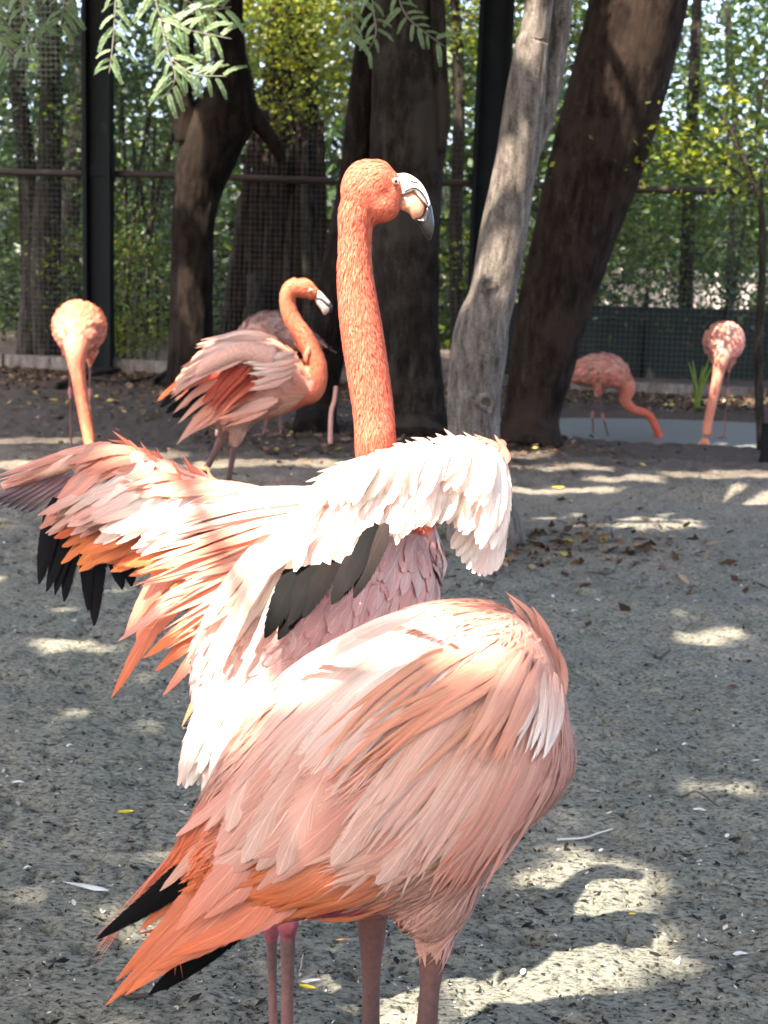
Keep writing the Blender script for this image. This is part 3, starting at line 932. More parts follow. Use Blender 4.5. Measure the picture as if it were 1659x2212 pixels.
# the wood far behind: reads as one mass
def far_wood():
    n = 150000
    x = rng.uniform(-13, 13, n); y = rng.uniform(20, 31, n)
    z = rng.random(n) ** 1.25 * 10.0
    nz = fbm(np.stack([x * .9, y * .35, z * .9], 1), 3, 77)
    keep = nz > np.where(z < 3.0, 0.20, 0.33 + 0.020 * z) + .09 * ((x > 3.2) & (z > 3.2)) + .05 * ((x < -5) & (z > 3.6))
    P = np.stack([x, y, z], 1)[keep]
    P = P[~((P[:, 0] > 2.2) & (P[:, 0] < 8.5) & (P[:, 1] < 27.5) & (P[:, 2] > .15) & (P[:, 2] < 1.35) & (fbm(P * 1.4, 2, 5) > .42))]
    V, Fq, C = leaf_arrays(P, rng.uniform(.14, .28, len(P)), .6, .3, .1, greens(len(P), (.020, .040, .014), .9, .16))
    o = link('far_wood', mesh_np('far_wood', V, Fq, False, {'fcol': ('FLOAT_COLOR', C)}), None, M_LEAF)
    setp(o, 'green mass of distant trees behind the enclosure', kind='stuff')
far_wood()
# saplings in front of the fence on the right
def sapling(name, label, base, stems, leaves, d, n, col):
    b = at(*base, d); b[2] = 0
    root = empty(name, b, label, 'tree')
    for pts, r in stems:
        P3 = np.array([at(x, y, d) for x, y in pts])
        if pts[0][1] > 850: P3[0][2] = -.05
        link('trunk' if pts[0][1] > 850 else 'branch', tube_mesh('branch', spline(P3, 24), np.linspace(r, r * .45, 24), 8), root, M_BARK_FAR if r < .05 else M_BARK_DARK)
    allp = []
    for (cx, cy, rr) in leaves:
        allp.append(at(cx, cy, d) + rng.normal(size=(n, 3)) * rr * np.array((1, .6, .4)))
    p = np.concatenate(allp)
    V, Fq, C = leaf_arrays(p, rng.uniform(.04, .08, len(p)), .45, .5, .1, greens(len(p), col, .4, .3))
    link('crown', mesh_np('crown', V, Fq, False, {'fcol': ('FLOAT_COLOR', C)}), root, M_LEAF)
sapling('thin_sapling', 'thin sapling with bare forked branches at the end of the rail', (1648, 980), [([(1645, 985), (1638, 760), (1648, 560), (1640, 430), (1600, 330), (1560, 250)], .035), ([(1640, 440), (1655, 350), (1700, 240)], .015), ([(1610, 350), (1640, 310)], .010), ([(1625, 400), (1575, 360), (1530, 345)], .012)],
        [(1570, 260, .35), (1450, 300, .3), (1640, 200, .4), (1400, 330, .18), (1620, 400, .2), (1450, 370, .25), (1530, 330, .2)], 10.2, 150, G_YEL)
def dark_post():
    b = at(1657, 985, 9.6); b[2] = 0
    root = empty('dark_post', b, 'short dark post standing at the edge of the pond', 'post')
    P = spline([b + np.array((0, 0, -.08)), b + np.array((.004, 0, .12)), b + np.array((-.003, 0, .24))], 12)
    link('post_shaft', tube_mesh('post_shaft', P, np.linspace(.055, .05, 12), 12), root, M_STEEL)
    link('post_cap', tube_mesh('post_cap', [P[-1] - np.array((0, 0, .005)), P[-1] + np.array((0, 0, .018))], [.058, .045], 12), root, M_STEEL)
dark_post()

# the pond weed and the pinkish stick
def stick():
    a, b = at(715, 895, 9.6), at(726, 834, 9.6)
    o = link('stake', tube_mesh('stake', spline([a + np.array((0, 0, -.25)), a, (a + b) / 2 + np.array((.006, 0, 0)), b], 14), np.linspace(.016, .013, 14), 8), None, M_STICK)
    setp(o, 'thin pinkish stake leaning beside the double trunk', 'stake')
stick()
def weed():
    b = at(1505, 870, 12.9); b[2] = 0.0
    root = empty('grass_tuft', b, 'bright yellow green grass tuft growing on the far pond bank', 'plant')
    for k in range(9):
        tip = b + np.array((random.uniform(-.16, .16), random.uniform(-.1, .1), random.uniform(.3, .52)))
        P = spline([b + np.array((random.uniform(-.03, .03), 0, -.02)), (b + tip) / 2 + np.array((0, 0, .08)), tip], 8)
        V, Q = tube_arrays(P, np.linspace(.016, .004, 8), 6, True, np.full(8, .25))
        me = mesh_np('blade', V, Q, True, {'fcol': ('FLOAT_COLOR', np.tile((.16, .24, .03), (len(V), 1)))})
        link('blade', me, root, M_LEAF)
weed()


# ------------------------------------------------------------------ flamingos
PALE, PINK, WHITE = (0.60, 0.32, 0.245), (0.58, 0.255, 0.19), (0.82, 0.66, 0.575)
SALMON, ORANGE, DEEP = (0.62, 0.21, 0.135), (0.62, 0.15, 0.060), (0.42, 0.07, 0.042)
NECKC, HOT, BLACK, GREYF = (0.60, 0.135, 0.075), (0.50, 0.09, 0.11), (0.0022, 0.002, 0.0023), (0.010, 0.007, 0.0065)
LEGC, LEGD = (0.155, 0.070, 0.060), (0.075, 0.044, 0.038)

def _prof(kind, u):
    u = np.asarray(u)
    if kind == 'contour':
        return np.minimum(1, 0.35 + u / 0.22) * np.sqrt(np.clip(1 - (np.clip(u - .55, 0, 1) / .455) ** 2, 0, 1))
    if kind == 'lance':
        return np.minimum(1, 0.25 + u / 0.35) * np.clip(1 - np.clip(u - .30, 0, 1) / .70, 0, 1) ** 0.62
    if kind == 'flight':
        return np.minimum(1, 0.30 + u / 0.25) * np.sqrt(np.clip(1 - (np.clip(u - .78, 0, 1) / .225) ** 2, 0, 1))
    if kind == 'primary':
        return np.minimum(1, 0.30 + u / 0.25) * np.clip(1 - (np.clip(u - .40, 0, 1) / .61) ** 2.0, 0, 1) ** .75
    return np.minimum(1, 0.5 + u / .4) * np.clip(1 - u, 0, 1) ** .5       # 'down'

class Feathers:
    def __init__(s, nu=7, nv=2):
        s.nu, s.nv = nu, nv
        s.V, s.U, s.C, s.N = [], [], [], []
        s.n = 0
        k = 2 * nv + 1
        q = []
        for i in range(nu):
            for j in range(2 * nv):
                q.append((i * k + j, i * k + j + 1, (i + 1) * k + j + 1, (i + 1) * k + j))
        s.q = np.array(q)
        s.cnt = (nu + 1) * k
    def add(s, ctrl, nor, w, c0, c1, kind='contour', camber=0.25, cm=None, twist=0.0, soft=None):
        """ctrl: 3-5 points along the shaft; nor: outward; w: half width in metres; c0 root, c1 tip colour"""
        P = spline(ctrl, s.nu + 1)
        T = np.gradient(P, axis=0); T /= np.linalg.norm(T, axis=1)[:, None] + 1e-12
        nor = np.asarray(nor, float)
        if nor.ndim == 1: nor = np.tile(nor, (s.nu + 1, 1))
        S = np.cross(T, nor); S /= np.linalg.norm(S, axis=1)[:, None] + 1e-12
        Nn = np.cross(S, T)
        if twist:
            a = twist * np.linspace(0, 1, s.nu + 1)[:, None]
            S, Nn = S * np.cos(a) + Nn * np.sin(a), Nn * np.cos(a) - S * np.sin(a)
        u = np.linspace(0, 1, s.nu + 1)
        W = w * _prof(kind, u)
        W[-1] = max(W[-1], w * .03)
        v = np.linspace(-1, 1, 2 * s.nv + 1)
        V = P[:, None, :] + S[:, None, :] * (W[:, None] * v[None, :])[:, :, None] - Nn[:, None, :] * (W[:, None] * camber * (v ** 2)[None, :])[:, :, None]
        c0, c1 = np.asarray(c0), np.asarray(c1)
        if cm is None: C = c0 + (c1 - c0) * (u[:, None] ** 1.2)
        else:
            cm = np.asarray(cm)
            C = np.where(u[:, None] < .5, c0 + (cm - c0) * (u[:, None] * 2), cm + (c1 - cm) * (u[:, None] * 2 - 1))
        k = 2 * s.nv + 1
        U = np.empty(((s.nu + 1), k, 3)); U[:, :, 0] = u[:, None]; U[:, :, 1] = v[None]; U[:, :, 2] = random.random()
        s.V.append(V.reshape(-1, 3)); s.U.append(U.reshape(-1, 3)); s.C.append(np.repeat(np.clip(C, 0, .95), k, axis=0)); s.n += 1
        s.N.append(np.tile(nrm(nor.mean(0) if soft is None else soft), (s.cnt, 1)))
    def mesh(s, name):
        V = np.concatenate(s.V)
        Fq = np.concatenate([s.q + i * s.cnt for i in range(s.n)])
        return mesh_np(name, V, Fq, True, {'fcol': ('FLOAT_COLOR', np.concatenate(s.C)), 'fuv': ('FLOAT_VECTOR', np.concatenate(s.U)), 'fnor': ('FLOAT_VECTOR', np.concatenate(s.N))})

def jit(c, k=.10):
    c = np.asarray(c, float)
    return np.clip(c * (1 + random.gauss(0, k)) * (1 + np.array((0, 1, 1)) * random.gauss(0, k)), 0.005, .92)

class Bird:
    def __init__(s, label, base, group='flamingos in the enclosure'):
        s.root = empty('flamingo', base, label, 'flamingo', group)
        s.g = Geo()
        s.sk = []                               # pos, radius, tag, flow, colour
    def loft(s, rings, tag='body', flow=None, col=PALE, sides=24, fine=36):
        """rings: (centre, v1, v2) half-axis vectors"""
        R = spline(np.array([np.concatenate(r) for r in rings]), fine)
        a = np.linspace(0, 2 * math.pi, sides, endpoint=False)
        V = np.concatenate([r[:3] + np.cos(a)[:, None] * r[3:6] + np.sin(a)[:, None] * r[6:9] for r in R])
        Q = [(i * sides + j, i * sides + (j + 1) % sides, (i + 1) * sides + (j + 1) % sides, (i + 1) * sides + j) for i in range(fine - 1) for j in range(sides)]
        V = np.vstack([V, R[0][:3], R[-1][:3]]); b0, b1 = len(V) - 2, len(V) - 1
        for j in range(0, sides, 2):
            Q.append((b0, (j + 2) % sides, j + 1, j)); e = (fine - 1) * sides
            Q.append((b1, e + j, e + j + 1, e + (j + 2) % sides))
        s.g.add(V, np.array(Q))
        T = np.gradient(R[:, :3], axis=0)
        for i in range(0, fine, 2):
            fl = nrm(T[i]) if flow is None else np.asarray(flow, float)
            s.sk.append((R[i][:3], min(np.linalg.norm(R[i][3:6]), np.linalg.norm(R[i][6:9])), tag, fl, col))
    def tube(s, pts, rad, tag, col, n=40, sides=14, col2=None, sgn=-1):
        P = spline(pts, n); R = spline(np.asarray(rad, float)[:, None], n)[:, 0]
        s.g.add(*tube_arrays(P, R, sides))
        T = np.gradient(P, axis=0)
        for i in range(n):
            c = np.asarray(col) if col2 is None else np.asarray(col) + (np.asarray(col2) - np.asarray(col)) * i / (n - 1)
            s.sk.append((P[i], R[i], tag, sgn * nrm(T[i]), tuple(c)))
    def ell(s, c, ax, tag, col, flow, rot=None):
        bm = bmesh.new(); bmesh.ops.create_icosphere(bm, subdivisions=3, radius=1)
        V = np.array([v.co[:] for v in bm.verts]) * np.asarray(ax)
        if rot is not None: V = V @ np.array(rot.to_matrix()).T
        V = V + np.asarray(c)
        Fc = np.array([[v.index for v in f.verts] + [f.verts[2].index] for f in bm.faces])
        bm.free()
        # triangles as quads with a repeated corner do no harm to the voxel remesher
        s.g.add(V, Fc)
        s.sk.append((np.asarray(c, float), min(ax), tag, np.asarray(flow, float), col))
    def leg(s, hip, ankle, foot, r=1.0, col=LEGC, toe=(1, 0, 0), ank=(.17, .042, .05)):
        """thigh, ankle joint, shank and three webbed toes"""
        hip, ankle, foot = map(lambda p: np.asarray(p, float), (hip, ankle, foot))
        s.tube([hip, (hip + ankle) / 2, ankle + (hip - ankle) * .08], [.020 * r, .0115 * r, .0115 * r], 'leg', LEGC, 24, 10, LEGD)
        s.tube([ankle + (hip - ankle) * .1, ankle, ankle + (foot - ankle) * .1], [.011 * r, .0165 * r, .011 * r], 'leg', ank, 14, 10)
        s.tube([ankle, (foot + ankle) / 2, foot + np.array((0, 0, .01))], [.0125 * r, .0095 * r, .0105 * r], 'leg', LEGD, 24, 10, LEGC)
        t = nrm(toe); sd = np.array((-t[1], t[0], 0))
        for k in (-1, 0, 1):
            d = nrm(t + .55 * k * sd)
            s.tube([foot + np.array((0, 0, .012)), foot + d * .045 + np.array((0, 0, .010)), foot + d * .085 + np.array((0, 0, .005))], [.009 * r, .0075 * r, .006 * r], 'leg', LEGC, 10, 8)
        V = [foot + np.array((0, 0, .012))] + [foot + nrm(t + .55 * k * sd) * .08 + np.array((0, 0, .007)) for k in (-1, 0, 1)]
        V = np.array(V + [v - np.array((0, 0, .007)) for v in V])
        s.g.add(V, np.array([(0, 1, 2, 3), (4, 7, 6, 5), (0, 4, 5, 1), (1, 5, 6, 2), (2, 6, 7, 3), (3, 7, 4, 0)]))
    def build(s, voxel, smooth=4):
        me0 = s.g.mesh('body')
        tmp = bpy.data.objects.new('tmp', me0); COL.objects.link(tmp)
        md = tmp.modifiers.new('r', 'REMESH'); md.mode = 'VOXEL'; md.voxel_size = voxel
        md2 = tmp.modifiers.new('s', 'SMOOTH'); md2.factor = .5; md2.iterations = smooth
        dg = bpy.context.evaluated_depsgraph_get()
        me = bpy.data.meshes.new_from_object(tmp.evaluated_get(dg))
        bpy.data.objects.remove(tmp)
        n = len(me.vertices)
        co = np.empty(n * 3, np.float32); me.vertices.foreach_get('co', co); co = co.reshape(-1, 3)
        s.skp = np.array([k[0] for k in s.sk]); s.skr = np.array([k[1] for k in s.sk])
        idx = s.nearest(co)
        C = np.array([k[4] for k in s.sk])[idx]
        C = np.concatenate([C, np.ones((n, 1))], 1).astype(np.float32)
        a = me.attributes.new('fcol', 'FLOAT_COLOR', 'POINT'); a.data.foreach_set('color', C.ravel())
        me.polygons.foreach_set('use_smooth', np.ones(len(me.polygons), bool))
        s.body = link('body', me, s.root, M_BODY)
        me.calc_loop_triangles()
        t = np.empty(len(me.loop_triangles) * 3, np.int32); me.loop_triangles.foreach_get('vertices', t)
        s.tri = t.reshape(-1, 3); s.co = co.astype(float)
        s.bvh = BVHTree.FromPolygons([tuple(v) for v in s.co], [tuple(int(x) for x in q) for q in s.tri])
        return s
    def nearest(s, P):
        out = np.empty(len(P), int)
        for k in range(0, len(P), 4000):
            d = np.linalg.norm(P[k:k + 4000, None, :] - s.skp[None], axis=2) - s.skr[None]
            out[k:k + 4000] = d.argmin(1)
        return out
    def surf(s, p):
        loc, nor, i, d = s.bvh.find_nearest(Vector(p))
        return np.array(loc), np.array(nor)
    def cover(s, F, tags, n, length, width, lift, colf, kind='contour', droop=0.0, wild=0.15, flowf=None, camber=.25, where=None, h0=.001):
        """lay n feathers over the body's surface, pointing along the flow"""
        a, b, c = s.co[s.tri[:, 0]], s.co[s.tri[:, 1]], s.co[s.tri[:, 2]]
        ar = np.linalg.norm(np.cross(b - a, c - a), axis=1)
        if not hasattr(s, 'tritag'):
            s.tritag = np.array([k[2] for k in s.sk])[s.nearest((a + b + c) / 3)]
        ar = np.where(np.isin(s.tritag, tags), ar, 0)
        i = rng.choice(len(ar), n, p=ar / ar.sum())
        r1, r2 = np.sqrt(rng.random(n))[:, None], rng.random(n)[:, None]
        P = a[i] * (1 - r1) + b[i] * (r1 * (1 - r2)) + c[i] * (r1 * r2)
        NN = np.cross(b - a, c - a)[i]; NN /= np.linalg.norm(NN, axis=1)[:, None] + 1e-12
        idx = s.nearest(P)
        for p, nr, k in zip(P, NN, idx):
            pos, rad, tag, flow, col = s.sk[k]
            if tag not in tags or (where is not None and not where(p)): continue
            fl = flow if flowf is None else flowf(p, nr, flow)
            d = fl + np.array((0, 0, -droop)) + rng.normal(size=3) * wild
            d = nrm(d - nr * nr.dot(d))
            Lh = (length(p) if callable(length) else length) * random.uniform(.75, 1.2)
            w = (width(p) if callable(width) else width) * random.uniform(.8, 1.2)
            pts, nors = [], []
            q, nn, dd = p, nr, d
            for k4, u in enumerate((0, .33, .67, 1.0)):
                if k4:                                  # walk over the surface
                    q2 = q + dd * Lh / 3
                    q, n2 = s.surf(q2)
                    if n2.dot(nn) < .3: q, n2 = q2, nn   # past an edge: go straight on
                    nn = n2
                    dd = nrm(dd - nn * nn.dot(dd))
                pts.append(q + nn * (h0 + lift * Lh * u ** 1.5)); nors.append(nn)
            c0, c1 = colf(p, col)
            F.add(pts, nrm(np.mean(nors, axis=0)), w, c0, c1, kind, camber)
    def hit(s, px, py):
        d = ray(px, py)
        loc, nor, i, t = s.bvh.ray_cast(Vector(CAMPOS), Vector(d).normalized())
        return (None, None) if loc is None else (np.array(loc), np.array(nor))
    def px_feather(s, F, pts, w, c0, c1, kind='lance', lift=(.004, .010, .016), dep=None, camber=.25, cm=None, twist=0.0):
        """a feather drawn over the body: picture points are dropped on to the surface; past the edge they keep their distance"""
        P, Ns = [], []
        last = dep
        for k, (x, y) in enumerate(spline(pts, 4)):
            h, nn = s.hit(x, y)
            if h is None:
                h = at(x, y, last if last else 2.0); nn = np.array((0, -1, .2))
            elif last is not None and abs(h[1] - last) > .12: h = at(x, y, last); nn = np.array((0, -1, .2))
            last = h[1]
            lf = np.interp(k / 3, (0, .5, 1), lift)
            P.append(h + nn * lf); Ns.append(nn)
        F.add(P, nrm(np.mean(Ns, axis=0) + np.array((0, -.3, .1))), w, c0, c1, kind, camber, cm, twist)

def one_feather(name, parent, pts, nor, w, c0, c1, kind='flight', camber=.2, cm=None, mat=None, nu=9, twist=0.0):
    F = Feathers(nu, 3)
    F.add(pts, nor, w, c0, c1, kind, camber, cm, twist)
    return link(name, F.mesh(name), parent, mat or M_FEATHER)

def tract(F, guides, n, wild=6.0, nor=(0, -.8, .6), kind='lance', camber=.25, wv=.2, dwild=.012, cj=.10, twist=0.0):
    """feathers spread evenly between guide feathers: (pts [(px,py,d)..], half width px, c0, c1)"""
    K = len(guides) - 1
    for i in range(n):
        t = (i + random.random()) / n * K
        a = min(int(t), K - 1) if K else 0
        f = t - a
        g0, g1 = guides[a], guides[min(a + 1, K)]
        pts = np.array(g0[0], float) * (1 - f) + np.array(g1[0], float) * f
        sh = np.array((random.gauss(0, wild), random.gauss(0, wild), random.gauss(0, dwild)))
        pts = pts + sh
        pts[-1] += np.array((random.gauss(0, wild * 1.2), random.gauss(0, wild * 1.2), random.gauss(0, dwild)))
        w = (g0[1] * (1 - f) + g1[1] * f) * random.uniform(1 - wv, 1 + wv)
        c0 = np.array(g0[2]) * (1 - f) + np.array(g1[2]) * f
        c1 = np.array(g0[3]) * (1 - f) + np.array(g1[3]) * f
        P = [at(*p) for p in pts]
        F.add(P, nrm(np.asarray(nor) + rng.normal(size=3) * .18), w / FPX * pts[0][2], jit(c0, cj), jit(c1, cj), kind, camber, None, twist)

def px_rings(L):
    """L: (top px, bottom px, depth, half width m) -> loft rings for a bird seen from its side"""
    out = []
    for (T, B, d, w) in L:
        t, b = at(*T, d), at(*B, d)
        out.append(((t + b) / 2, (t - b) / 2, np.array((0.0, w, 0.0))))
    return out

def bill_parts(parent, upper, lower, tip, d, thick):
    """upper / lower / tip: outlines in the picture (lists of (px,py)); each becomes a rounded solid with its own thickness"""
    def solid(name, poly, th, mat, col, par, dd=0.0):
        poly = np.array(poly, float)
        n = 40
        closed = np.vstack([poly, poly[:1]])
        P = spline(closed, n + 1)[:-1]
        c = P.mean(0)
        layers = [(-1.0, .30), (-.85, .62), (-.5, .90), (0, 1.0), (.5, .90), (.85, .62), (1.0, .30)]
        V = []
        for (k, s) in layers:
            q = c + (P - c) * s
            V += [at(x, y, d + dd + k * th) for x, y in q]
        V = np.array(V); Q = []
        for i in range(len(layers) - 1):
            for j in range(n):
                Q.append((i * n + j, i * n + (j + 1) % n, (i + 1) * n + (j + 1) % n, (i + 1) * n + j))
        V = np.vstack([V, at(*c, d + dd - th * 1.05), at(*c, d + dd + th * 1.05)])
        a0, a1 = len(V) - 2, len(V) - 1
        for j in range(0, n, 2):
            Q.append((a0, (j + 2) % n, j + 1, j)); e = (len(layers) - 1) * n
            Q.append((a1, e + j, e + j + 1, e + (j + 2) % n))
        return link(name, mesh_np(name, V, np.array(Q), True, {'fcol': ('FLOAT_COLOR', np.tile(col, (len(V), 1)))}), par, mat)
    up = solid('upper_bill', upper, thick, M_BILL, (0.72, 0.62, 0.55), parent)
    lo = solid('lower_bill', lower, thick * .92, M_BILL, (0.562, 0.274, 0.167), parent)
    tp = solid('bill_tip', tip, thick * .80, M_BILL_TIP, BLACK, parent)
    return up, lo, tp

def ball(name, c, r, mat, parent):
    bm = bmesh.new(); bmesh.ops.create_uvsphere(bm, u_segments=14, v_segments=10, radius=r)
    bmesh.ops.translate(bm, vec=Vector(c), verts=bm.verts)
    for f in bm.faces: f.smooth = True
    me = bpy.data.meshes.new(name); bm.to_mesh(me); bm.free()
    return link(name, me, parent, mat)

def eye(bird, px, py, d, r):
    e = ball('eye', at(px, py, d), r, M_EYE, bird.root)
    ball('pupil', at(px, py, d - r * .72), r * .5, M_PUPIL, e)

# ================================================= the near flamingo, head tucked away behind its body
DA = 1.74
def flamingo_near():
    B = Bird('plump pale pink flamingo standing with its head hidden behind its body', gnd(860, 2640) * np.array((1, 0, 0)) + np.array((0, DA, 0)))
    L = [((1222, 1590), (1220, 1672), DA, .03), ((1200, 1462), (1178, 1728), DA, .085), ((1152, 1362), (1100, 1790), DA, .125), ((1078, 1315), (1035, 1872), DA, .148),
         ((960, 1312), (950, 1940), DA, .155), ((850, 1340), (862, 1952), DA, .152), ((742, 1392), (762, 1955), DA, .142), ((645, 1455), (682, 1960), DA, .125),
         ((555, 1535), (612, 1970), DA, .10), ((488, 1632), (545, 1972), DA, .078), ((432, 1745), (490, 1985), DA, .052), ((385, 1835), (440, 1998), DA, .032), ((345, 1895), (385, 2008), DA, .016)]
    rings = px_rings(L)
    B.loft(rings, 'body', None, PALE, 28, 44)
    B.ell(at(930, 1890, DA - .05), (.06, .055, .085), 'thigh', PALE, (-.2, 0, -1))
    # neck folds round the far side and lies along the back there, bill in the feathers
    nk = [at(1140, 1640, DA + .03), at(1165, 1600, DA + .10), at(1150, 1520, DA + .18), at(1100, 1480, DA + .22), at(1040, 1500, DA + .23), at(930, 1530, DA + .21), at(850, 1540, DA + .185)]
    B.tube(nk, [.06, .045, .036, .030, .027, .025, .024], 'neck', PINK, 60, 16, NECKC)
    B.ell(at(815, 1545, DA + .175), (.055, .034, .034), 'head', NECKC, (1, 0, 0))
    fz = 0.012
    def foot(px, d):
        p = at(px, 2000, d); return np.array((p[0], d, fz))
    f1, f2 = foot(905, DA - .05), foot(785, DA + .06)
    k1, k2 = at(935, 1985, DA - .05), at(803, 1970, DA + .05)
    a1 = at(921, 2235, DA - .05); a2 = at(800, 2240, DA + .05)
    B.tube([at(938, 1900, DA - .05), at(940, 1985, DA - .05), at(936, 2030, DA - .05)], [.055, .030, .016], 'thigh', PALE, 20, 14, PINK)
    f1[0] = a1[0] - .012; f2[0] = a2[0] - .005
    B.leg(at(938, 2005, DA - .05), a1, f1, 1.30)
    B.leg(at(804, 1960, DA + .05), a2, f2, 1.22)
    B.build(.0048, 3)
    # ---- plumage
    tail = at(300, 2080, DA)
    def colA(p, col):
        rel = p - CAMPOS; zz = rel @ _F
        x = CX + FPX * (rel @ _XC) / zz; y = CY - FPX * (rel @ _UC) / zz
        c = np.array(PALE)
        t = np.clip((620 - x) / 160, 0, 1) * np.clip((y - 1640) / 120, 0, 1)
        c = c * (1 - t) + np.array(ORANGE) * t
        # saturated patch under the wing
        e = np.clip(1.25 - ((x - 640) / 190) ** 2 - ((y - 1890) / 65) ** 2, 0, 1)
        c = c * (1 - e) + np.array((0.608, 0.152, 0.042)) * e
        e = np.clip(1.2 - ((x - 740) / 140) ** 2 - ((y - 1955) / 22) ** 2, 0, 1)
        c = c * (1 - e) + np.array(HOT) * e
        e = np.clip((x - 1150) / 90, 0, 1) * np.clip((y - 1560) / 140, 0, 1)
        c = c * (1 - .55 * e) + np.array(SALMON) * .55 * e
        e = np.clip(1 - abs(x - 1040) / 160, 0, 1) * np.clip(1 - abs(y - 1330) / 60, 0, 1)
        c = c * (1 - .6 * e) + np.array(SALMON) * .6 * e
        q = jit(c, .05)
        return q * .96, np.clip(q * 1.05 + .02, 0, .92)
    F = Feathers(6, 2)
    fl = nrm(at(350, 1990, DA) - at(1150, 1480, DA))
    def flow(p, nr, base):
        rel = p - CAMPOS; zz = rel @ _F
        x = CX + FPX * (rel @ _XC) / zz
        k = np.clip((x - 700) / 500, 0, 1)
        return nrm(fl * (1 - .45 * k) + np.array((-.15, 0, -1)) * k * .9)
    B.cover(F, ('body',), 3400, .085, .0095, .03, colA, 'lance', 0.0, .13, flow, .3)
    B.cover(F, ('body',), 1500, .055, .008, .04, colA, 'lance', 0.0, .22, flow, .3, lambda p: p[0] > at(900, 1600, DA)[0])
    B.cover(F, ('thigh',), 700, .045, .007, .03, colA, 'lance', 0.2, .12, lambda p, n, b: np.array((-.05, 0, -1.0)))
    o = link('plumage', F.mesh('plumage'), B.root, M_FEATHER); setp(o, kind='stuff')
    F = Feathers(4, 1)
    B.cover(F, ('neck', 'head'), 1200, .018, .0035, .10, lambda p, c: (jit(c, .08), jit(np.array(c) * 1.1, .08)), 'lance', 0, .15)
    setp(link('neck_plumage', F.mesh('neck_plumage'), B.root, M_FEATHER), kind='stuff')
    # the silky loose barbs over everything
    F = Feathers(4, 1)
    def silk(p, col):
        a, b = colA(p, col)
        k = random.choice((.72, .85, 1.05, 1.18))
        return np.clip(a * k, 0, .92), np.clip(b * k, 0, .92)
    B.cover(F, ('body', 'thigh'), 5200, .055, .0011, .05, silk, 'lance', 0.0, .12, flow, .1, None, .006)
    setp(link('loose_barbs', F.mesh('loose_barbs'), B.root, M_FEATHER_FAR), kind='stuff')
    # ---- long drapery over back and flank: one mesh; loose single feathers of the tail and wing are parts
    F = Feathers(9, 3)
    def drape(guides, n, wild, w, c0, c1, kind='lance', lift=(.004, .008, .012), cm=None):
        K = len(guides) - 1
        for i in range(n):
            t = (i + random.random()) / n * K; a = min(int(t), K - 1); f = t - a
            pts = np.array(guides[a], float) * (1 - f) + np.array(guides[a + 1], float) * f + rng.normal(size=(1, 2)) * wild
            pts[-1] += rng.normal(size=2) * wild
            B.px_feather(F, pts, w * random.uniform(.7, 1.25), jit(c0, .07), jit(c1, .07), kind, tuple(x * random.uniform(.7, 1.3) for x in lift), DA - .12, .22, cm)
    # pale back
    drape([[(930, 1335), (700, 1440), (520, 1640)], [(980, 1370), (760, 1480), (540, 1720)], [(1010, 1420), (830, 1540), (610, 1800)]], 60, 18, .010, WHITE, PALE)
    drape([[(1000, 1450), (880, 1600), (720, 1800)], [(1060, 1500), (960, 1660), (830, 1830)], [(1110, 1560), (1010, 1720), (900, 1880)]], 60, 22, .010, PALE, (0.638, 0.403, 0.327))
    drape([[(640, 1560), (540, 1680), (440, 1790)], [(720, 1640), (600, 1760), (500, 1850)], [(800, 1700), (690, 1800), (600, 1870)]], 22, 18, .016, PINK, PALE, 'contour')
    # hanging flank
    drape([[(1130, 1500), (1080, 1700), (960, 1860)], [(1180, 1560), (1110, 1720), (980, 1920)]], 50, 20, .008, PALE, PINK)
    drape([[(900, 1720), (820, 1820), (700, 1870)], [(980, 1780), (900, 1860), (800, 1900)]], 30, 16, .010, PALE, PALE)
    drape([[(640, 1850), (580, 1900), (500, 1930)], [(760, 1860), (680, 1915), (580, 1950)], [(850, 1890), (780, 1930), (690, 1950)]], 30, 12, .010, (0.608, 0.228, 0.129), (0.593, 0.144, 0.049), 'lance', (.006, .010, .013))
    # the orange scapulars across the middle
    drape([[(1090, 1395), (880, 1470), (690, 1660)], [(1130, 1410), (980, 1500), (800, 1640)], [(1140, 1420), (1040, 1520), (880, 1640)]], 20, 24, .0070, (0.616, 0.327, 0.236), (0.608, 0.251, 0.152), 'lance', (.007, .012, .016))
    drape([[(1120, 1420), (1060, 1530), (1000, 1650)], [(1160, 1430), (1120, 1540), (1070, 1640)]], 9, 12, .008, PALE, (0.608, 0.274, 0.182), 'lance', (.012, .018, .022))
    drape([[(1160, 1440), (1150, 1520), (1120, 1600)], [(1195, 1480), (1190, 1560), (1150, 1640)]], 14, 9, .008, PALE, WHITE, 'lance', (.008, .012, .015))
    # breast swirl
    drape([[(1185, 1540), (1165, 1640), (1100, 1710)], [(1195, 1620), (1150, 1700), (1050, 1790)], [(1165, 1700), (1080, 1800), (1000, 1880)]], 40, 8, .009, PINK, PALE, 'lance', (.002, .005, .008))
    # broad tips at the lower edge
    for pts, w in (([(720, 1650), (660, 1760), (612, 1872)], .030), ([(690, 1620), (600, 1740), (535, 1850)], .028), ([(860, 1680), (780, 1790), (722, 1850)], .026), ([(960, 1700), (880, 1820), (815, 1888)], .026), ([(600, 1600), (540, 1700), (508, 1790)], .026)):
        B.px_feather(F, pts, w * .72, jit(PALE, .04), jit((0.638, 0.410, 0.334), .04), 'contour', (.007, .012, .016), DA - .12)
